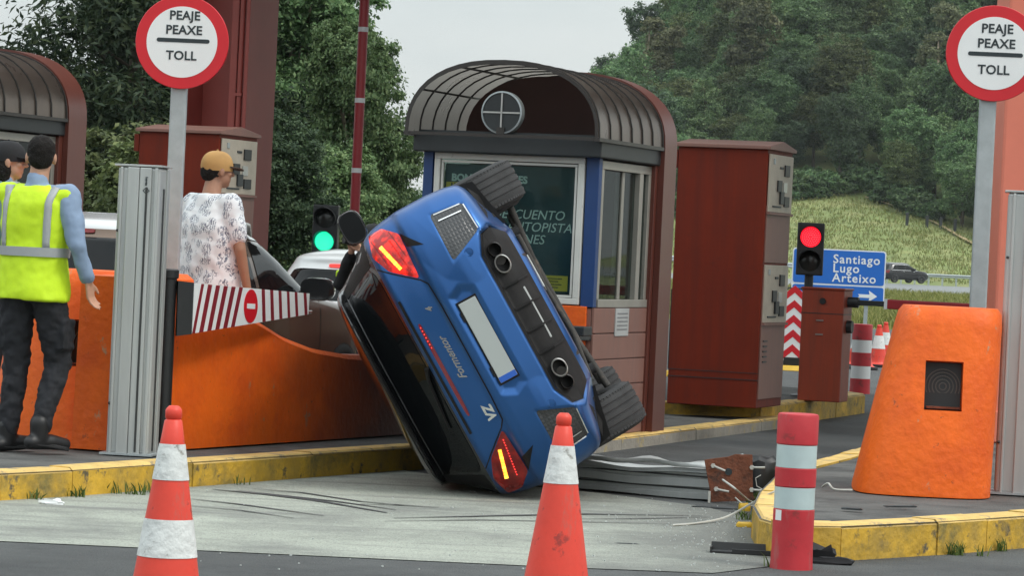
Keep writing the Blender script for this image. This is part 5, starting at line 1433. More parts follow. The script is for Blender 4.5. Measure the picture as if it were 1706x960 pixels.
    # side glass, pillars, mouldings
    for sg in (1, -1):
        fn = lambda y, z, o_=0.0, g=sg: car.side(g, y, z, o_)
        for po in ([(.95, 1.02), (1.62, 1.02), (1.62, rz_(1.38)), (1.25, rz_(1.38))], [(1.68, 1.02), (2.62, 1.02), (2.30, rz_(1.34)), (1.68, rz_(1.38))], [(.62, 1.03), (.90, 1.025), (1.10, rz_(1.30))]):
            car.patch(fn, rounded(po, .08), .004, .02, 5).build('side_window', A['glass'], t, smooth=60)
        car.strip(fn, dense([(.55, 1.025), (2.75, 1.005)], 20), .016, .006).build('chrome_moulding', A['chrome'], t)
        car.strip(fn, dense([(.65, rz_(1.40)), (1.3, rz_(1.425)), (2.2, rz_(1.41))], 12), .03, .006).build('roof_rail', A['plastic'], t)
        car.patch(fn, [(1.3, .26), (3.0, .26), (3.0, .33), (1.3, .33)], .006, .02, 2).build('sill', A['plastic'], t, smooth=60)
        for yl in (1.66, 2.75): car.strip(fn, dense([(yl, .34), (yl, 1.0)], 14), .007, .002).build('door_joint', A['plastic'], t)
        for yh in (1.5, 2.55): MB().box(car.side(sg, yh, .93, .012), (.025, .17, .03)).build('door_handle', A['blue_paint'], t, bevel=.008)
        # mirror
        c_ = Vector((sg * 1.005, 2.42, 1.075))
        mr = MB(); rings = []
        for f, a_ in ((0, .55), (.15, .85), (.5, 1.0), (.85, .98), (1.0, .92)):
            rings.append([(c_.x + .115 * a_ * math.copysign(abs(math.cos(k * math.pi / 12)) ** .7, math.cos(k * math.pi / 12)), c_.y + .09 - .15 * f, c_.z + .082 * a_ * math.copysign(abs(math.sin(k * math.pi / 12)) ** .7, math.sin(k * math.pi / 12))) for k in range(24)])
        mr.loft(rings); mr.box((sg * .89, 2.46, 1.03), (.16, .06, .04))
        mo = mr.build('door_mirror', A['black_paint'], t, smooth=50)
        MB().loft([[(c_.x + .1 * q_ * math.copysign(abs(math.cos(k * math.pi / 12)) ** .7, math.cos(k * math.pi / 12)), c_.y - .0615, c_.z + .07 * q_ * math.copysign(abs(math.sin(k * math.pi / 12)) ** .7, math.sin(k * math.pi / 12))) for k in range(24)] for q_ in (1, .02)], caps=False).build('mirror_glass', A['glass'], mo)
    car.patch(car.front, rounded([(.70, 1.02), (.56, rz_(1.38)), (-.56, rz_(1.38)), (-.70, 1.02)], .1), .004, .02, 6).build('windscreen', A['glass'], t, smooth=60)
    # underside: tray, tank, silencer, subframe, suspension arms, driveshaft
    MB().box((0, 2.2, .215), (1.05, 3.2, .05)).build('floor_tray', A['under'], t, bevel=.02)
    MB().tube([(-.34, .40, .27), (.34, .40, .27)], .085, 14).build('silencer', A['rib'], t, smooth=60)
    for sg in (1, -1):
        MB().tube([(sg * .36, .42, .28), (sg * .37, .25, .32), (sg * .37, .12, .335)], .03, 10).build('exhaust_pipe', A['rib'], t, smooth=60)
        MB().tube([(sg * .22, .92, .24), (sg * .62, .88, .27)], [.035, .028], 10).build('control_arm', A['under'], t, smooth=60)
        MB().tube([(sg * .30, .72, .25), (sg * .64, .80, .24)], [.02, .02], 8).build('toe_link', A['steel'], t, smooth=60)
        MB().tube([(sg * .52, .80 + .05 * math.cos(a * .9), .24 + a * .0075) if False else (sg * (.53 + .055 * math.cos(a * .8)), .84 + .055 * math.sin(a * .8), .22 + a * .006) for a in range(40)], .011, 6).build('coil_spring', A['under'], t, smooth=60)
        MB().tube([(sg * .62, .70, .22), (sg * .60, .66, .52)], [.03, .02], 10).build('damper', A['steel'], t, smooth=60)
        MB().loft([[(sg * a_, .47 + b_, z_) for a_, b_, z_ in ((.55, 0, .20), (.86, .02, .26), (.90, .05, .44), (.60, .03, .50))], [(sg * a_, .475 + b_, z_) for a_, b_, z_ in ((.55, 0.008, .20), (.86, .028, .26), (.90, .058, .44), (.60, .038, .50))]]).build('arch_liner', A['plastic'], t)
    MB().box((0, .88, .26), (.62, .34, .09)).build('subframe', A['under'], t, bevel=.03)
    MB().box((-.05, 1.55, .235), (.8, .5, .08)).build('fuel_tank', A['under'], t, bevel=.03)
    MB().tube([(0, 1.0, .26), (.02, 3.0, .25)], .04, 10).build('drive_shaft', A['steel'], t, smooth=60)
    MB().box((.10, .56, .22), (.16, .03, .05)).build('bracket', A['alu'], t, bevel=.006)
    MB().box((.20, .45, .185), (.22, .14, .012), Matrix.Rotation(R(12), 3, 'Z')).build('heat_shield', A['alu'], t, bevel=.004)
    MB().box((-.12, .62, .18), (.30, .10, .02), Matrix.Rotation(R(-8), 3, 'Z')).build('heat_shield', A['under'], t, bevel=.006)
    MB().tube([(-.5, .5, .2), (-.2, .47, .165), (.1, .5, .18), (.45, .46, .175)], .016, 8).build('brake_line', A['under'], t, smooth=60)
    MB().tube([(-.62, .9, .13), (-.3, .95, .16), (.3, .95, .16), (.62, .9, .13)], .022, 8).build('stabiliser_bar', A['under'], t, smooth=60)
    for sg in (1, -1):
        MB().box((sg * .50, 1.15, .15), (.10, .5, .05), Matrix.Rotation(R(sg * 10), 3, 'Z')).build('trailing_arm', A['under'], t, bevel=.015)
        MB().cyl((sg * .47, .70, .15), (sg * .47, .70, .22), .035, None, 14).build('bushing', A['rubber'], t, smooth=50)
    for x in (-.765, .765):
        for y in (.86, 3.48):
            wheel(t, x, y, .358, .268, 1 if x > 0 else -1)
    return t
bc = blue_car()
ang = R(180 - 58.7)
ex_ = Vector((-math.cos(R(58.7)), 0, math.sin(R(58.7))))           # car right, in the world
ey_ = Vector((0.0, 1, 0.0)); ez_ = ex_.cross(ey_)
M3 = Matrix((ex_, ey_, ez_)).transposed()
yaw = Matrix.Rotation(R(0.5), 3, 'Z'); M3 = yaw @ M3
pc = V(813, 566, FPX / 287)
M4 = M3.to_4x4(); M4.translation = pc - M3 @ Vector((0, 0.02, 0.622))
bc.matrix_world = M4

# ---------------------------------------------------------------- cars in the next lane
def plain_car(label, rows, pnt, loc, rz, L, kind, wheels=(.8, 3.45), R_=.34, cr=.45, cf=.75):
    t = thing('parked_car', label, 'car', loc, rz)
    car = Car(rows, cr, cf, 2.7, (), 1.4, 80)
    car.body_mb(20, 20).build('body', pnt, t, smooth=40)
    zt = rows[-1][0]
    if kind == 'suv' and pnt is A['brown_paint']:
        bo_ = t.children[-1]; bo_.data.materials.append(A['sky_sheen_roof'])
        for f in bo_.data.polygons:
            if f.center.z > 1.475: f.material_index = 1
    bl = 1.04 if kind == 'suv' else 0.93
    top = zt - .16
    rw = [(.70, bl + .02), (.58, top - .02), (-.58, top - .02), (-.70, bl + .02)]
    car.patch(car.rear, rounded(rw, .1), .006, .02, 6).build('rear_window', A['glass'], t, smooth=60)
    car.patch(car.front, rounded([(.70, bl + .05), (.54, top - .03), (-.54, top - .03), (-.70, bl + .05)], .1), .006, .02, 6).build('windscreen', A['glass'], t, smooth=60)
    for sg in (1, -1):
        fn = lambda y, z, o_=0.0, g=sg: car.side(g, y, z, o_)
        fr = 3.02 if kind == 'suv' else 2.85
        for po in ([(.55, bl + .04), (.98, bl + .02), (.98, top - .02), (.80, top - .04)], [(1.04, bl + .02), (1.80, bl), (1.80, top), (1.04, top)], [(1.88, bl), (fr - .1, bl + .02), (fr - .55, top - .05), (1.88, top)]):
            car.patch(fn, rounded(po, .07), .005, .02, 5).build('side_window', A['glass'], t, smooth=60)
        car.strip(fn, dense([(.5, bl - .02), (fr, bl - .02)], 16), .02, .008).build('window_moulding', A['chrome'] if kind == 'suv' else A['plastic'], t)
        car.strip(fn, dense([(.55, bl + .1), (.82, top + .02), (1.8, top + .035), (fr - .55, top - .005), (fr - .05, bl + .03)], 8), .022, .008).build('window_moulding', A['chrome'] if kind == 'suv' else A['plastic'], t)
        for yl in (1.01, 1.84, 2.95): car.strip(fn, dense([(yl, .35), (yl, bl - .03)], 8), .008, .003).build('door_joint', A['plastic'], t)
        for yh in (1.65, 2.65): MB().box(car.side(sg, yh, bl - .12, .012), (.025, .17, .03)).build('door_handle', A['chrome'], t, bevel=.008)
        c_ = Vector((sg * (rows[4][1] + .13), fr - .40, bl + .06))
        mr = MB(); rings = []
        for f, a_ in ((0, .55), (.2, .9), (.6, 1.0), (1.0, .92)):
            rings.append([(c_.x + .13 * a_ * math.copysign(abs(math.cos(k * math.pi / 12)) ** .7, math.cos(k * math.pi / 12)), c_.y + .10 - .17 * f, c_.z + .09 * a_ * math.copysign(abs(math.sin(k * math.pi / 12)) ** .7, math.sin(k * math.pi / 12))) for k in range(24)])
        mr.loft(rings); mr.box((sg * (rows[4][1] + .0), c_.y + .03, c_.z - .04), (.18, .06, .04))
        mr.build('door_mirror', A['black_paint'], t, smooth=50)
        if kind == 'suv':
            MB().tube([fn(.62, top + .03, -.01) + Vector((0, 0, .05)), fn(.85, top + .06, -.03) + Vector((0, 0, .085)), fn(1.6, top + .06, -.03) + Vector((0, 0, .10)), fn(2.2, top + .03, -.03) + Vector((0, 0, .085)), fn(2.45, top - .02, -.02) + Vector((0, 0, .04))], .022, 8).build('roof_rail', A['alu'], t, smooth=60)
        car.patch(lambda a, b_, o_=0.0: car.rear(a, b_, o_), rounded([(sg * .88, bl - .05), (sg * .86, bl - .28), (sg * .62, bl - .26), (sg * .62, bl - .06)], .15), .008, .02, 4).build('tail_light', A['tail_dark'], t, smooth=60)
        car.patch(lambda a, b_, o_=0.0: car.front(a, b_, o_), rounded([(sg * .86, .84), (sg * .86, .68), (sg * .55, .66), (sg * .55, .78)], .15), .008, .02, 4).build('headlight', mat('headlight_lens', (0.75, 0.78, 0.78), 0.1, metal=0.3, coat=1.0), t, smooth=60)
    zb_ = top + .03 if kind != 'suv' else top + .04
    car.patch(car.rear, rounded([(.22, zb_), (.22, zb_ - .03), (-.22, zb_ - .03), (-.22, zb_)], .2), .012, .02, 3).build('brake_light', mat('brake_strip', (0.6, 0.02, 0.02), 0.3, emit=(1, 0.05, 0.03), es=0.7) if kind != 'suv' else A['tail_dark'], t, smooth=60)
    MB().box((0, car.rear(0, .6).y - .006, .62), (.52, .014, .11)).build('number_plate', A['plate'], t)
    car.patch(car.rear, [(.8, .46), (.8, .30), (-.8, .30), (-.8, .46)], .008, .02, 3).build('lower_bumper', A['plastic'], t, smooth=60)
    for x in (-1, 1):
        for y in wheels: wheel(t, x * (rows[2][1] - .10), y, R_, .23, x, 24)
    return t
suv_rows = [(.25, .80, .18, 4.28), (.42, .92, .03, 4.42), (.75, .93, .0, 4.42), (.95, .92, .035, 4.15), (1.01, .90, .06, 3.6), (1.05, .885, .09, 3.25), (1.30, .80, .27, 2.82), (1.46, .73, .40, 2.50), (1.52, .69, .40, 2.38), (1.57, .58, .55, 2.15), (1.60, .40, .85, 1.85)]
suv = plain_car('dark bronze estate car with roof rails waiting behind the left orange barrier', suv_rows, A['brown_paint'], (-3.30, 23.45, 0), -LANE, 4.4, 'suv')
hatch_rows = [(.20, .78, .2, 3.9), (.40, .87, .03, 4.05), (.70, .88, .0, 4.05), (.85, .87, .04, 3.7), (.92, .85, .08, 3.2), (.96, .83, .12, 2.9), (1.15, .75, .28, 2.6), (1.28, .69, .36, 2.35), (1.33, .66, .34, 2.25), (1.38, .54, .5, 2.0), (1.40, .38, .8, 1.7)]
plain_car('white hatchback ahead of the bronze car below the green traffic light', hatch_rows, A['white_paint'], (-1.52, 29.2, 0), -LANE, 4.05, 'hatch', (.7, 3.2), .31)
fc_ = V(1466, 471, 270)
far = plain_car('black car on the motorway partly hidden by the blue direction sign', suv_rows, A['black_paint'], (fc_.x, fc_.y, 0.18), -60, 4.4, 'suv')

# ================================================================== people
def cap_mb(b, p0, p1, r0, r1, n=14, sq=1.0):
    """tapered capsule; sq flattens it front to back"""
    p0, p1 = Vector(p0), Vector(p1); d = (p1 - p0); L = d.length; t = d / L if L > 1e-6 else Vector((0, 0, 1))
    up = Vector((0, 1, 0)) if abs(t.y) < 0.9 else Vector((1, 0, 0))
    a = t.cross(up).normalized(); c = a.cross(t).normalized()
    rings = []
    for k in range(1, 6):
        f = math.pi / 2 * k / 5; rings.append((p0 - t * r0 * math.cos(f), r0 * math.sin(f)))
    for k in range(0, 5):
        f = math.pi / 2 * k / 5; rings.append((p1 + t * r1 * math.sin(f), r1 * math.cos(f)))
    b.loft([[q + (a * math.cos(2 * math.pi * j / n) + c * math.sin(2 * math.pi * j / n) * sq) * r for j in range(n)] for q, r in rings])
def chain(b, pts, rs, n=14):
    for i in range(len(pts) - 1): cap_mb(b, pts[i], pts[i + 1], rs[i], rs[i + 1], n)
def torso(b, secs, n=28, k=2.4):
    """secs: (z, rx, ry, yoff, xoff)"""
    rings = []
    for z, rx, ry, yo, xo in secs:
        ring = []
        for j in range(n):
            a = 2 * math.pi * j / n; c, s = math.cos(a), math.sin(a)
            ring.append((xo + rx * math.copysign(abs(c) ** (2 / k), c), yo + ry * math.copysign(abs(s) ** (2 / k), s), z))
        rings.append(ring)
    b.loft(rings)
def fuse(b, name, m, parent, voxel=0.012, smooth=6, wr=0.0, ws=0.12, seed=0):
    o = b.build(name, m, parent)
    r = o.modifiers.new('remesh', 'REMESH'); r.mode = 'VOXEL'; r.voxel_size = voxel; r.use_smooth_shade = True
    s = o.modifiers.new('smooth', 'SMOOTH'); s.factor = 0.5; s.iterations = smooth
    if wr:
        tx = bpy.data.textures.new('folds', 'CLOUDS'); tx.noise_scale = ws; tx.noise_depth = 2
        d = o.modifiers.new('folds', 'DISPLACE'); d.texture = tx; d.strength = wr; d.mid_level = 0.5; d.texture_coords = 'LOCAL'
    bake(o); o.data.shade_smooth()
    return o
def hand(b, wrist, d, side, thumb, curl=0.5, sc_=1.0):
    """palm and five fingers; d: direction of the fingers, side: across the palm, thumb: +1 or -1 along side"""
    d = Vector(d).normalized(); side = Vector(side); side = (side - d * side.dot(d)).normalized(); nrm = d.cross(side)
    w_ = Vector(wrist)
    for k in range(4):
        o = (k - 1.5) * 0.019 * sc_
        cap_mb(b, w_ + side * o * 0.7 + d * 0.01, w_ + side * o + d * 0.085 * sc_, 0.0135 * sc_, 0.0115 * sc_, 10)
        L = [0.034, 0.040, 0.037, 0.028][k if thumb > 0 else k] * sc_
        p = w_ + side * o + d * 0.088 * sc_; dd = d
        for j in range(3):
            ax = (dd * math.cos(curl * 0.6) + nrm * math.sin(curl * 0.6)).normalized()
            q = p + ax * L * (1, 0.72, 0.55)[j]
            cap_mb(b, p, q, (0.0095 - j * 0.0010) * sc_, (0.0088 - j * 0.0010) * sc_, 8)
            p, dd = q, ax
    tb = w_ + side * thumb * 0.022 * sc_ + d * 0.022 * sc_
    t1 = tb + (d * 0.7 + side * thumb * 0.7 + nrm * 0.25).normalized() * 0.042 * sc_
    t2 = t1 + (d * 0.95 + side * thumb * 0.15 + nrm * 0.3).normalized() * 0.032 * sc_
    cap_mb(b, tb, t1, 0.0135 * sc_, 0.0105 * sc_, 8); cap_mb(b, t1, t2, 0.0105 * sc_, 0.0085 * sc_, 8)

def person(label, loc, rz, J, C, hgt=1.0):
    """J: joints in local metres (facing +y); C: clothing choices"""
    t = thing('person', label, 'person', loc, rz)
    t.scale = (hgt, hgt, hgt)
    skin = C['skin']
    H = Vector(J['head']); N0 = Vector(J['neck'])
    hy = R(J.get('head_turn', 0))
    def hp(x, y, z):
        return (H.x + x * math.cos(hy) - y * math.sin(hy), H.y + x * math.sin(hy) + y * math.cos(hy), H.z + z)
    b = MB()
    # head: skull, jaw, brow, nose, lips, ears
    def ell(c, r):
        m = MB(); m.ball((0, 0, 0), r, 20, 12); cc = Vector(hp(*c)); rot = Matrix.Rotation(hy, 3, 'Z')
        b.add([rot @ Vector(v) + cc for v in m.v], m.f)
    ell((0, -.012, .022), (.076, .096, .094)); ell((0, .018, -.040), (.060, .070, .066)); ell((0, .045, -.082), (.034, .036, .024))
    ell((0, .076, .028), (.052, .014, .012)); ell((.038, .058, -.018), (.022, .022, .02)); ell((-.038, .058, -.018), (.022, .022, .02))
    cap_mb(b, hp(0, .083, .015), hp(0, .104, -.022), .009, .0135, 10); ell((.012, .092, -.026), (.009, .010, .007)); ell((-.012, .092, -.026), (.009, .010, .007))
    ell((0, .078, -.053), (.024, .010, .0055)); ell((0, .076, -.064), (.021, .011, .0065))
    for e in (1, -1):
        ell((e * .079, -.008, -.006), (.010, .019, .032)); ell((e * .077, -.002, -.030), (.009, .010, .012))
    cap_mb(b, N0, hp(0, -.02, -.05), .060, .054)
    core = [(.92, .13, .09, 0, 0), (1.1, .13, .085, 0, 0), (1.36, .16, .09, 0, 0), (1.46, .13, .075, 0, 0)]
    dx = J.get('lean', (0, 0))
    torso(b, [(z, rx, ry, yo + dx[1] * (z - .95), xo + dx[0] * (z - .95)) for z, rx, ry, yo, xo in core])
    for s in ('L', 'R'):
        chain(b, [J['sh' + s], J['el' + s], J['wr' + s]], [.047, .038, .026])
        hand(b, J['wr' + s], J['hd' + s], J['hs' + s], J['ht' + s], J.get('curl', 0.5))
        chain(b, [J['hip' + s], J['kn' + s], J['an' + s]], [.075, .05, .036])
    fuse(b, 'body', skin, t, 0.0065, 3)
    bd = t.children[-1]
    for e in (1, -1):
        MB().ball(hp(e * .031, .074, .008), .0105, 10, 7).build('eye', mat('eye_white', (0.6, 0.58, 0.55), 0.3), bd, smooth=180)
        MB().ball(hp(e * .031, .0825, .008), .0046, 8, 5).build('iris', mat('eye_dark', (0.03, 0.02, 0.015), 0.2), bd)
    # trousers
    b = MB()
    torso(b, [(.86, .155, .115, 0, 0), (.93, .172, .122, 0, 0), (1.0, .170, .118, 0, 0), (1.03, .165, .112, 0, 0)])
    for s in ('L', 'R'):
        hp_, kn, an = Vector(J['hip' + s]), Vector(J['kn' + s]), Vector(J['an' + s])
        chain(b, [hp_ + Vector((0, 0, -.02)), hp_.lerp(kn, .5), kn, kn.lerp(an, .5), an + (kn - an).normalized() * .035], [.104, .094, .076, .066, .058])
        if C.get('cargo'):
            mm = hp_.lerp(kn, .62); o = 1 if s == 'R' else -1
            b.box((mm.x + o * .075, mm.y, mm.z), (.05, .13, .17))
    fuse(b, 'trousers', C['trousers'], t, 0.010, 4, 0.034, 0.055)
    # shoes
    for s in ('L', 'R'):
        an, to = Vector(J['an' + s]), Vector(J['to' + s]); d = (to - an); d.z = 0; d.normalize(); sd = Vector((d.y, -d.x, 0))
        lift = to.z
        b = MB()
        heel = an - d * .05; heel.z = an.z - .065
        chain(b, [heel + Vector((0, 0, .01)), an.lerp(to, .45) + Vector((0, 0, -.018)), to + Vector((0, 0, .012))], [.043, .045, .036])
        cap_mb(b, an + Vector((0, 0, .05)), an + Vector((0, 0, -.03)), .056, .05)
        sh = fuse(b, 'shoe', C['shoe'], t, 0.008, 4)
        q = MB(); lo = []
        for u, wv in ((-.30, .030), (-.18, .041), (.2, .040), (.55, .046), (.85, .042), (1.12, .022)):
            c = an + (to - an) * u; zc = (an.z - .075) * (1 - max(0, min(1, u))) + (to.z - .026) * max(0, min(1, u))
            lo.append((c, wv, zc))
        rings = [[c + sd * wv + Vector((0, 0, zc - c.z)), c - sd * wv + Vector((0, 0, zc - c.z)), c - sd * wv + Vector((0, 0, zc - c.z + .024)), c + sd * wv + Vector((0, 0, zc - c.z + .024))] for c, wv, zc in lo]
        q.loft(rings).build('sole', A['rubber'], sh, bevel=.006)
    # shirt
    b = MB()
    S = C['torso']
    secs = [(z, rx, ry, yo + dx[1] * (z - .95), xo + dx[0] * (z - .95)) for z, rx, ry, yo, xo in S]
    torso(b, secs)
    for s in ('L', 'R'):
        sh_, el, wr = Vector(J['sh' + s]), Vector(J['el' + s]), Vector(J['wr' + s])
        if C['sleeve'] == 'long': chain(b, [sh_, sh_.lerp(el, .5), el, wr.lerp(el, .12)], [.074, .066, .056, .042])
        else: chain(b, [sh_, sh_.lerp(el, .72)], [.070, .062])
        cap_mb(b, (N0.x, N0.y, N0.z - .06), sh_, .07, .07)
    if C.get('collar'): cap_mb(b, N0 + Vector((0, 0, -.01)), N0 + Vector((0, 0, .03)), .068, .062)
    fuse(b, 'shirt', C['shirt'], t, 0.011, 5, C.get('fold', 0.030), 0.12)
    # high visibility vest with grey tape
    if C.get('vest'):
        b = MB()
        V_ = C['vest']
        vs_ = [(z, rx, ry, yo + dx[1] * (z - .95), xo + dx[0] * (z - .95)) for z, rx, ry, yo, xo in V_]
        torso(b, vs_)
        for s in ('L', 'R'): cap_mb(b, (N0.x + (.07 if s == 'R' else -.07), N0.y, N0.z - .055), Vector(J['sh' + s]) + Vector((.0, 0, .0)), .070, .074)
        v = fuse(b, 'safety_vest', C['vest_mat'], t, 0.010, 4, 0.030, 0.16)
        def at(z, ang, off=.004, k=2.4):
            a_ = np.array(vs_); rx, ry, yo, xo = [float(np.interp(z, a_[:, 0], a_[:, i])) for i in (1, 2, 3, 4)]
            c, s_ = math.cos(ang), math.sin(ang)
            return Vector((xo + (rx + off) * math.copysign(abs(c) ** (2 / k), c), yo + (ry + off) * math.copysign(abs(s_) ** (2 / k), s_), z))
        q = MB(); M = 60; zb = C.get('band', 1.08)
        q.loft([[at(z, 2 * math.pi * j / M, o_) for j in range(M)] for z, o_ in ((zb - .026, -.004), (zb - .026, .011), (zb + .026, .011), (zb + .026, -.004))], caps=False)
        q.build('reflective_tape', A['tape'], v, smooth=60)
        for e in (1, -1):
            for back in (-1, 1):
                line = []
                for j in range(11):
                    z = zb + .02 + (J['shR'][2] + .065 - zb - .02) * j / 10
                    xo = e * (.142 + .004 * j / 10)
                    a_ = np.array(vs_); rx, ry, yo, x_ = [float(np.interp(z, a_[:, 0], a_[:, i])) for i in (1, 2, 3, 4)]
                    tt = min(.96, abs(xo) / (rx + .01)); y = yo + back * (ry + .012) * (1 - tt ** 2.4) ** (1 / 2.4)
                    if j >= 9: y = yo + back * (.055 if j == 9 else 0.0)
                    line.append(Vector((x_ + xo, y, z + (.012 if j >= 9 else 0))))
                q = MB(); vv = []
                for p in line: vv += [p + Vector((-.025, 0, 0)), p + Vector((.025, 0, 0))]
                q.add(vv, [(2 * i, 2 * i + 1, 2 * i + 3, 2 * i + 2) for i in range(len(line) - 1)])
                o = q.build('reflective_tape', A['tape'], v, smooth=60)
                sl = o.modifiers.new('thick', 'SOLIDIFY'); sl.thickness = .006; sl.offset = 0
                sw_ = o.modifiers.new('wrap', 'SHRINKWRAP'); sw_.target = v; sw_.offset = .004; sw_.wrap_mode = 'OUTSIDE_SURFACE'
                o.modifiers.move(1, 0)
                bake(o)
    # hair and headgear
    if C.get('hair'):
        b = MB()
        rot = Matrix.Rotation(hy, 3, 'Z')
        def hel(c, r):
            m = MB(); m.ball((0, 0, 0), r, 20, 12); cc = Vector(hp(*c)); b.add([rot @ Vector(v) + cc for v in m.v], m.f)
        hel((0, -.022, .038) if not C.get('cap') else (0, -.026, .008), (.081, .094, .090) if not C.get('cap') else (.077, .088, .070)); hel((0, -.058, -.008), (.071, .054, .064))
        if C.get('long_hair'):
            hel((0, -.085, -.10), (.062, .05, .11)); hel((.03, -.085, -.17), (.04, .035, .10)); hel((.055, -.03, -.05), (.03, .045, .09)); hel((-.055, -.03, -.05), (.03, .045, .09))
        fuse(b, 'hair', C['hair'], t, 0.008, 2, 0.012, 0.025)
    if C.get('cap'):
        b = MB(); rot = Matrix.Rotation(hy, 3, 'Z')
        m = MB(); rings = []
        for k in range(9):
            a = math.pi / 2 * k / 8; rr = math.cos(a) ** .75 if k < 8 else .02; rings.append([(.087 * rr * math.cos(2 * math.pi * j / 28), .106 * rr * math.sin(2 * math.pi * j / 28) - .008, .028 + .098 * math.sin(a)) for j in range(28)])
        m.loft([[(x * .97, y * .97, z - .028) for x, y, z in rings[0]]] + rings)
        b.add([rot @ Vector(v) + H for v in m.v], m.f)
        cp = b.build('cap', C['cap'], t, smooth=60)
        m = MB(); top, bot = [], []
        for j in range(17):
            a = math.pi * j / 16; x, y = .078 * math.cos(a), .088 + .082 * math.sin(a) ** .8
            if j in (0, 16): y = .05
            top.append((x, y, .032 - .020 * math.sin(a) - .35 * x * x)); bot.append((x * .9, .03, .034))
        m.loft([bot, top, [(x, y, z - .006) for x, y, z in top], [(x, y, z - .006) for x, y, z in bot]], caps=False, closed=False)
        br = MB(); br.add([rot @ Vector(v) + H for v in m.v], m.f); br.build('brim', C.get('brim', C['cap']), cp, smooth=50)
        bt = MB(); bt.ball(hp(0, -.008, .127), .008, 8, 5); bt.build('button', C['cap'], cp)
    return t

def print_mat():
    m = bpy.data.materials.new('printed_white_cotton'); m.use_nodes = True
    n, l = m.node_tree.nodes, m.node_tree.links; b_ = n['Principled BSDF']; b_.inputs['Roughness'].default_value = 0.85
    tc = n.new('ShaderNodeTexCoord')
    nz = n.new('ShaderNodeTexNoise'); nz.inputs['Scale'].default_value = 38; nz.inputs['Detail'].default_value = 4
    wv = n.new('ShaderNodeTexWave'); wv.inputs['Scale'].default_value = 22; wv.inputs['Distortion'].default_value = 9; wv.inputs['Detail'].default_value = 2; wv.inputs['Detail Scale'].default_value = 2.2
    vo = n.new('ShaderNodeTexVoronoi'); vo.inputs['Scale'].default_value = 15; vo.inputs['Randomness'].default_value = 0.75
    for x in (nz, wv, vo): l.new(tc.outputs['Object'], x.inputs['Vector'])
    r1 = n.new('ShaderNodeValToRGB'); r1.color_ramp.elements[0].position = 0.46; r1.color_ramp.elements[0].color = (1, 1, 1, 1); r1.color_ramp.elements[1].position = 0.56; r1.color_ramp.elements[1].color = (0, 0, 0, 1)
    l.new(vo.outputs['Distance'], r1.inputs['Fac'])
    r2 = n.new('ShaderNodeValToRGB'); r2.color_ramp.elements[0].position = 0.40; r2.color_ramp.elements[0].color = (0, 0, 0, 1); r2.color_ramp.elements[1].position = 0.56; r2.color_ramp.elements[1].color = (1, 1, 1, 1)
    l.new(wv.outputs['Fac'], r2.inputs['Fac'])
    mu = n.new('ShaderNodeMath'); mu.operation = 'MULTIPLY'; l.new(r1.outputs['Color'], mu.inputs[0]); l.new(r2.outputs['Color'], mu.inputs[1])
    mu2 = n.new('ShaderNodeMath'); mu2.operation = 'MULTIPLY'; l.new(mu.outputs[0], mu2.inputs[0]); l.new(nz.outputs['Fac'], mu2.inputs[1])
    mm = n.new('ShaderNodeMath'); mm.operation = 'MULTIPLY'; mm.inputs[1].default_value = 1.55; mm.use_clamp = True; l.new(mu2.outputs[0], mm.inputs[0])
    mx = n.new('ShaderNodeMixRGB'); mx.inputs['Color1'].default_value = (0.78, 0.80, 0.82, 1); mx.inputs['Color2'].default_value = (0.13, 0.15, 0.21, 1)
    l.new(mm.outputs[0], mx.inputs['Fac']); l.new(mx.outputs['Color'], b_.inputs['Base Color'])
    return m
A['skin'] = mat('skin', (0.50, 0.27, 0.18), 0.5, var=0.08, vs=8)
A['skin_tan'] = mat('tanned_skin', (0.36, 0.185, 0.115), 0.5, var=0.08, vs=8)
A['hivis'] = mat('hi_vis_yellow', (0.58, 0.82, 0.015), 0.7, var=0.08, vs=6, bump=0.2, bs=14)
A['tape'] = mat('reflective_tape', (0.36, 0.38, 0.39), 0.45, var=0.06)
A['navy'] = mat('dark_trousers', (0.012, 0.013, 0.017), 0.85, var=0.3, vs=8)
A['blue_shirt'] = mat('pale_blue_shirt', (0.22, 0.30, 0.43), 0.8, var=0.08, vs=8)
A['black_cloth'] = mat('black_cloth', (0.012, 0.012, 0.014), 0.85, var=0.3, vs=8)
A['hair_dark'] = mat('dark_hair', (0.010, 0.008, 0.007), 0.75, var=0.5, vs=40, bump=0.6, bs=120, spec=0.2)
A['leather'] = mat('black_leather', (0.011, 0.011, 0.012), 0.45, var=0.3, vs=10)
A['tan_cap'] = mat('tan_cap_cotton', (0.44, 0.25, 0.085), 0.8, var=0.12, vs=9)
A['brown_cap'] = mat('brown_brim', (0.07, 0.035, 0.02), 0.7, var=0.15)

def stand(**k):
    J = dict(head=(0, .02, 1.655), neck=(0, -.005, 1.50), shL=(-.195, 0, 1.445), shR=(.195, 0, 1.445), elL=(-.245, -.02, 1.17), elR=(.245, -.02, 1.17), wrL=(-.25, .06, .93), wrR=(.25, .06, .93),
             hdL=(0, .15, -1), hdR=(0, .15, -1), hsL=(0, 1, 0), hsR=(0, 1, 0), htL=1, htR=1, hipL=(-.095, 0, .93), hipR=(.095, 0, .93), knL=(-.10, .02, .50), knR=(.10, .02, .50), anL=(-.105, 0, .085), anR=(.105, 0, .085), toL=(-.125, .16, .03), toR=(.125, .16, .03))
    J.update(k); return J
SH = [(.90, .165, .118, 0, 0), (1.0, .165, .120, 0, 0), (1.12, .160, .115, 0, 0), (1.28, .182, .125, 0, 0), (1.40, .195, .118, 0, 0), (1.47, .150, .090, 0, 0), (1.51, .075, .068, 0, 0)]
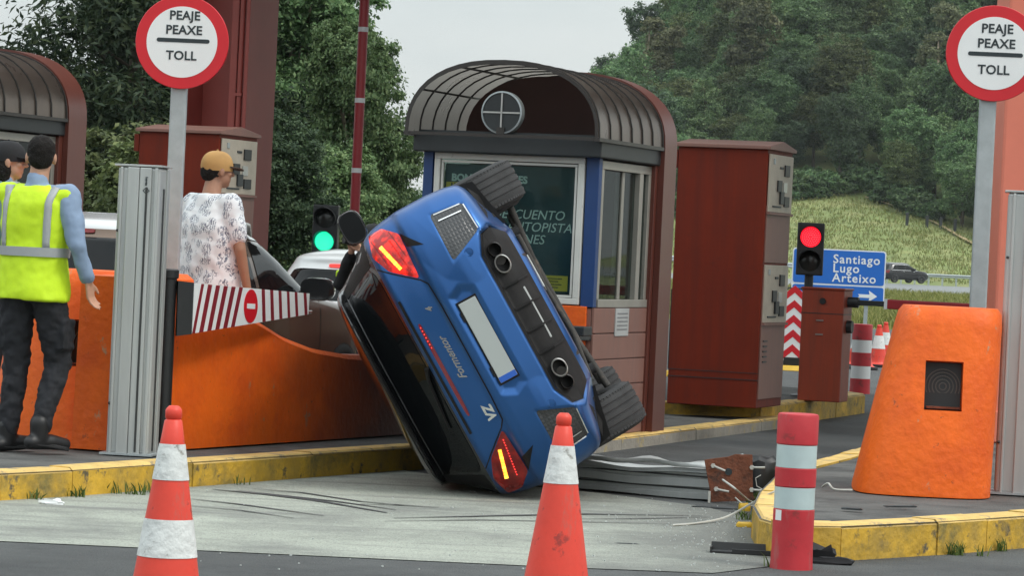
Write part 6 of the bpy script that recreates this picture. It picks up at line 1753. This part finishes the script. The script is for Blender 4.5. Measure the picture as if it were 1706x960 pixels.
VE = [(.855, .212, .165, 0, 0), (.95, .206, .160, 0, 0), (1.10, .190, .140, 0, 0), (1.28, .205, .146, 0, 0), (1.40, .205, .138, 0, 0), (1.47, .165, .110, 0, 0), (1.505, .09, .085, 0, 0)]

# man in the yellow vest, walking away in front of the left barrier
J = stand(head=(-.005, .03, 1.665), head_turn=28, elR=(.285, -.03, 1.185), wrR=(.315, .07, .975), hdR=(.05, .25, -1), elL=(-.255, .03, 1.19), wrL=(-.16, .22, 1.08), hdL=(.6, .6, -.3), hsL=(0, .3, 1),
          knL=(-.105, .03, .50), anL=(-.115, -.01, .085), toL=(-.03, .13, .03), knR=(.125, .10, .51), anR=(.115, -.06, .115), toR=(.19, .10, .035), curl=0.7)
p = G(43, 752, 0.16)
person('person in yellow safety vest and black trousers seen from behind, before the orange barrier', (p.x, p.y, 0.16), -22, J,
       dict(skin=A['skin'], trousers=A['navy'], cargo=True, shoe=A['leather'], torso=SH, sleeve='long', shirt=A['blue_shirt'], collar=True, vest=VE, vest_mat=A['hivis'], hair=A['hair_dark'], band=1.13), 1.035)
# officer beyond him at the picture's edge
J = stand(head_turn=-20, elR=(.25, .03, 1.18), wrR=(.17, .22, 1.10), hdR=(-.6, .6, 0))
p = V(18, 275, 20.9)
person('person with long dark hair, dark cap and yellow vest, half hidden at the left edge', (p.x - .03, 20.9, 0.16), -62, J,
       dict(skin=A['skin'], trousers=A['navy'], shoe=A['leather'], torso=SH, sleeve='long', shirt=A['blue_shirt'], collar=True, vest=VE, vest_mat=A['hivis'], hair=A['hair_dark'], long_hair=True, cap=A['black_cloth'], band=1.13), 1.035)
# man in the printed shirt and tan cap
TS = [(.84, .235, .175, .01, 0), (.95, .235, .180, .012, 0), (1.10, .232, .178, .015, 0), (1.28, .228, .160, 0, 0), (1.40, .200, .125, 0, 0), (1.47, .155, .095, 0, 0), (1.51, .085, .075, 0, 0)]
J = stand(head=(0, .04, 1.655), head_turn=-14, elR=(.265, .03, 1.17), wrR=(.27, .10, .92), elL=(-.26, 0, 1.17))
p = V(354, 300, 22.05)
person('person in a tan cap and white printed shirt standing behind the striped flap', (p.x, 22.05, 0.16), -46, J,
       dict(skin=A['skin_tan'], trousers=A['navy'], shoe=A['leather'], torso=TS, sleeve='short', shirt=print_mat(), hair=A['hair_dark'], cap=A['tan_cap'], brim=A['brown_cap'], fold=0.032), 1.05)
# officer crouching with a camera beyond the car
J = stand(head=(0, .06, 1.60), head_turn=0, lean=(0, .12), elR=(.30, .20, 1.22), wrR=(.085, .20, 1.50), hdR=(-.35, .35, .7), hsR=(1, .3, 0), elL=(-.30, .20, 1.22), wrL=(-.085, .20, 1.50), hdL=(.35, .35, .7), hsL=(1, .3, 0), htL=1, htR=-1, curl=.9,
          shL=(-.195, .04, 1.43), shR=(.195, .04, 1.43), neck=(0, .03, 1.48))
p = V(608, 418, 24.6)
pc_ = person('person in dark uniform taking a picture beside the upturned blue car', (p.x + .10, 24.6, 0.06), 118, J,
       dict(skin=A['skin'], trousers=A['navy'], shoe=A['leather'], torso=SH, sleeve='long', shirt=A['black_cloth'], collar=True, hair=A['hair_dark'], cap=A['black_cloth']), 0.90)
q = MB(); q.box((.34 - .30, .0, 0), (.1, .1, .1))
for (c_, d_) in (((.27, .19, 1.30), (.07, .10, .07)), ((.22, .0, 1.0), (.05, .12, .06))):
    MB().box(c_, d_).build('reflective_patch', A['hivis'], pc_, bevel=.02)
ph = V(600, 430, 24.6)
cmr = thing('camera', 'small black camera held to the face by the person in dark uniform', 'camera', (0, 0, 0), 0)
cm = pc_.matrix_world if False else None
bpy.context.view_layer.update()
loc_ = pc_.matrix_world @ Vector((0, .205, 1.585))
cmr.location = loc_; cmr.rotation_euler = pc_.rotation_euler
MB().box((0, .02, 0), (.13, .05, .08)).build('camera_body', A['black'], cmr, bevel=.008)
MB().cyl((0, .045, 0), (0, .10, 0), .032, .03, 18).build('lens', A['black'], cmr, smooth=50)

# ================================================================== wreckage and litter
# knocked down detector column: long ribbed housing lying on the road
pl = G(1208, 836); pe = G(968, 806)
pe = Vector((pl.x - 1.15, pl.y + 0.62, 0))
dv = (pe - pl); L = dv.length; rzd = math.degrees(math.atan2(dv.y, dv.x))
t = thing('fallen_column', 'crumpled grey aluminium column lying on the road under the blue car', 'detector column', (pl.x, pl.y, 0.0), rzd)
rng = np.random.default_rng(8)
def section(s, crush):
    """profile across the housing: y across, z up"""
    w_, h_ = 0.125, 0.215 * (1 - 0.30 * crush)
    pts = [(-w_, 0.012), (-w_, h_ * .22), (-w_ + .014, h_ * .25), (-w_ + .014, h_ * .40), (-w_, h_ * .43), (-w_, h_ * .68), (-w_ + .014, h_ * .71), (-w_ + .012, h_ * .84), (-w_ - .012, h_ * .87), (-w_ - .006, h_), (-.05, h_ * (1 - .10 * crush)), (0, h_ * (1 - .3 * crush)), (.06, h_ * (1 - .12 * crush)), (w_, h_), (w_, 0.012)]
    return [(p[0], p[1]) for p in pts]
rings = []
for s in np.linspace(0.03, L + 0.15, 40):
    cr_ = 0.2 + 0.4 * math.sin(s * 2.6) ** 2 + 0.08 * math.sin(s * 11 + 1)
    rings.append([(s, -p[0] + 0.004 * math.sin(s * 5 + p[1] * 20), p[1] + 0.003 * math.sin(s * 7 + p[0] * 30)) for p in section(s, cr_)])
MB().loft(rings).build('housing', A['alu'], t, smooth=28)
hs = t.children[-1]
for k, (z, o_) in enumerate(((0.07, 0.002), (0.145, 0.002))):
    q = MB(); q.loft([[(s, 0.125 - .012 + o_, z - .004), (s, 0.125 - .012 + o_, z + .006), (s, .105, z + .006), (s, .105, z - .004)] for s in np.linspace(.05, L + .1, 12)]); q.build('slit', A['alu_dark'], hs)
# torn lid edge, folded up
q = MB(); vs = []
for k, s in enumerate(np.linspace(0.05, L * .95, 22)):
    zz = 0.222 + 0.010 * math.sin(s * 4) + 0.005 * math.sin(s * 17)
    vs += [(s, 0.150 + .01 * math.sin(s * 12), zz - .026), (s, 0.135, zz), (s, 0.05 + .02 * math.sin(s * 8), zz + .012 * math.sin(s * 15))]
q.add(vs, [(3 * i + j, 3 * i + 3 + j, 3 * i + 4 + j, 3 * i + 1 + j) for i in range(21) for j in (0, 1)])
o = q.build('torn_lid', A['alu'], hs, smooth=40); sm = o.modifiers.new('thick', 'SOLIDIFY'); sm.thickness = .004
# rusted base plate facing the camera, bolts and hole
bpz = thing('base_plate', None, None); bpz.parent = t; bpz.location = (0.0, 0, 0); bpz.rotation_euler = (0, 0, R(-rzd + 2))
poly = [(-.155, .258), (-.09, .270), (-.01, .283), (.03, .30), (.135, .302), (.142, .20), (.15, .06), (.165, .03), (.10, .018), (.0, .012), (-.10, .004), (-.118, .10)]
N = 18
pl_ = MB().prism([(x, z) for x, z in poly], -.17, -.158, 'y').build('steel_plate', A['rust'], bpz, bevel=.002)
MB().cyl((-.005, -.1705, .192), (-.005, -.174, .192), .022, None, 18).build('cable_hole', A['ink'], bpz)
for (x, z, a) in ((-.10, .225, 20), (.135, .225, -4), (-.075, .085, 8), (.14, .09, -2)):
    rot = Matrix.Rotation(R(a), 3, 'Y')
    q = MB(); q.tube([Vector((x, -.168, z)), Vector((x, -.205, z)) + rot @ Vector((.035, 0, 0)), Vector((x, -.21, z)) + rot @ Vector((.075, 0, 0))], .0065, 8); q.cyl((x, -.168, z), (x, -.180, z), .015, None, 6)
    q.build('anchor_bolt', A['cable'], bpz, smooth=40)
MB().box((-.115, -.175, .035), (.014, .012, .07)).build('yellow_tab', A['cable'], bpz)
# black torn box behind the plate
kb = G(1270, 832)
t2 = thing('broken_box', 'torn black plastic box beside the rusted base plate', 'debris', (kb.x, kb.y + .25, 0), -12)
q = MB(); rings = []
for z, s_ in ((0, 1.0), (.08, 1.05), (.16, .98), (.22, .95), (.245, .70)):
    rings.append([(s_ * (.10 + .018 * math.sin(k * 2.3 + z * 20)) * math.cos(k * math.pi / 8), s_ * .12 * math.sin(k * math.pi / 8), z + .012 * math.sin(k * 1.7)) for k in range(16)])
q.loft(rings).build('casing', A['black'], t2, smooth=40)
q = MB(); q.tube([(-.1, -.08, .06), (-.12, -.12, .14), (-.1, -.12, .22), (-.11, -.08, .25)], .018, 8); q.build('torn_edge', A['galv'], t2, smooth=60)
MB().tube([(.02, -.125, .14), (-.01, -.14, .12), (0, -.14, .07), (.04, -.135, .05)], .003, 6).build('wire', A['cable'], t2)

# grey cables across the road
def cable(label, pts, r):
    q = [G(px, py, z) for px, py, z in pts]
    b = MB(); o = []
    for i in range(len(q) - 1):
        p0, p1, p2, p3 = q[max(0, i - 1)], q[i], q[i + 1], q[min(len(q) - 1, i + 2)]
        for k in range(6):
            f = k / 6; o.append(0.5 * ((2 * p1) + (p2 - p0) * f + (2 * p0 - 5 * p1 + 4 * p2 - p3) * f * f + (3 * p1 - p0 - 3 * p2 + p3) * f ** 3))
    o.append(q[-1])
    b.tube(o, r, 6); x = b.build('loose_cable', A['cable'], smooth=60)
    return tag(x, label, 'cable', 'cables torn out of the fallen column')
cable('grey cable trailing from the rusted plate towards the road', [(1204, 800, .18), (1225, 815, .15), (1250, 836, .05), (1275, 842, .02)], .006)
cable('long grey cable crossing from the bollard down onto the concrete', [(1330, 805, .24), (1290, 820, .20), (1255, 838, .12), (1210, 862, .03), (1165, 872, .012), (1120, 876, .01)], .0065)
cable('short grey cable curl behind the red bollard', [(1370, 812, .19), (1380, 806, .22), (1390, 816, .19), (1420, 817, .19)], .006)
cable('thin grey cable lying between plate and kerb tip', [(1225, 830, .04), (1245, 845, .015), (1265, 838, .02), (1280, 830, .03)], .005)

def chip(name, label, px, py, dims, rz, m, cat='debris', group='pieces scattered beside the right kerb', z=0.0, crumple=0.12, seed=1):
    rn_ = random.Random(seed); p = G(px, py, z)
    b = MB(); n = 10; rings = []
    for zf, s_ in ((0, .92), (.35, 1.0), (.75, .95), (1.0, .72)):
        rings.append([(dims[0] / 2 * s_ * math.copysign(abs(math.cos(2 * math.pi * k / n)) ** .6, math.cos(2 * math.pi * k / n)) * (1 + rn_.uniform(-crumple, crumple)), dims[1] / 2 * s_ * math.copysign(abs(math.sin(2 * math.pi * k / n)) ** .6, math.sin(2 * math.pi * k / n)) * (1 + rn_.uniform(-crumple, crumple)), dims[2] * zf * (1 + rn_.uniform(-crumple, crumple))) for k in range(n)])
    b.loft(rings); o = b.build(name, m, smooth=35); o.location = p; o.rotation_euler = (0, 0, R(rz))
    return tag(o, label, cat, group)
chip('yellow_fragment', 'yellow broken piece lying under the grey cable', 1240, 852, (.075, .05, .045), 10, A['yellow_plastic'], seed=2)
chip('yellow_fragment', 'small flat yellow piece lying left of the kerb tip', 1240, 880, (.10, .05, .03), 4, A['yellow_plastic'], seed=3)
chip('yellow_fragment', 'yellow chip at the foot of the kerb left of the bollard', 1263, 917, (.06, .05, .03), 30, A['kerb_top'], seed=4)
# black tray
p = G(1240, 925)
t = thing('black_tray', 'flat black plastic strip lying on the road left of the red bollard', 'debris', (p.x, p.y, 0.002), -7)
t['group'] = 'pieces scattered beside the right kerb'
MB().box((0, 0, .008), (.33, .10, .014)).build('base', A['black'], t, bevel=.003)
MB().box((0, .05, .030), (.34, .010, .045), Matrix.Rotation(R(-14), 3, 'X')).build('rim', A['black'], t, bevel=.003)
MB().box((-.165, 0, .018), (.010, .10, .03)).build('rim', A['black'], t, bevel=.002)
MB().box((.05, -.048, .016), (.22, .008, .024)).build('rim', A['black'], t, bevel=.002)
chip('crumpled_cloth', 'crumpled dark rag at the foot of the red bollard on the right', 1366, 938, (.15, .12, .075), 20, A['black_cloth'], crumple=.35, seed=6)
chip('crumpled_cloth', 'flat dark strip of cloth right of the crumpled rag', 1385, 941, (.20, .07, .03), -4, A['black_cloth'], crumple=.3, seed=7)
chip('litter', 'small crumpled white paper lying on the road by the left kerb', 88, 842, (.125, .06, .028), 6, A['sign_white'], 'litter', 'litter', crumple=.3, seed=8)
chip('dark_shard', 'dark flat shard on the concrete left of the kerb tip', 1195, 848, (.32, .06, .012), 3, A['dark_trim'], seed=9)
chip('dark_shard', 'thin dark sliver on the road below the loose cable', 1045, 908, (.13, .03, .008), 2, A['dark_trim'], seed=10)
chip('dark_shard', 'thin dark twig on the right island behind the bollard', 1500, 846, (.22, .02, .012), 25, A['dark_trim'], z=.185, seed=11)
chip('dark_shard', 'dark fragment on the right island beside the twig', 1420, 850, (.12, .05, .012), -8, A['dark_trim'], z=.185, seed=12)
# glass crumbs and grit too small to pick apart
rng = np.random.default_rng(21); pts = []
b = MB()
for k in range(420):
    px = rng.normal(1180, 90) if k < 260 else rng.uniform(300, 1600); py = rng.normal(885, 35) if k < 260 else rng.uniform(815, 955)
    if py < 800 or py > 1000 or px > 1250: continue
    p = G(px, py); s_ = rng.uniform(.002, .007)
    b.box((p.x, p.y, .005 + s_ * .4), (s_ * 1.6, s_, s_), Matrix.Rotation(rng.uniform(0, 3), 3, 'Z'))
tag(b.build('glass_crumbs', mat('glass_grit', (0.55, 0.58, 0.56), 0.3)), 'pale glass crumbs and grit scattered on the road', 'debris', kind='stuff')

# ================================================================== air: slight haze over the valley
hz = MB().box((20, 255, 41), (420, 620, 84)).build('haze', None)
hz.data.materials.append(bpy.data.materials.new('thin_haze'))
hm = hz.data.materials[0]; hm.use_nodes = True
hn, hl = hm.node_tree.nodes, hm.node_tree.links
hn.remove(hn['Principled BSDF'])
pv = hn.new('ShaderNodeVolumePrincipled'); pv.inputs['Color'].default_value = (0.86, 0.93, 0.95, 1); pv.inputs['Density'].default_value = 0.00012; pv.inputs['Anisotropy'].default_value = 0.2
hl.new(pv.outputs['Volume'], hn['Material Output'].inputs['Volume'])
tag(hz, 'thin pale haze in the air over the valley', 'haze', kind='stuff')
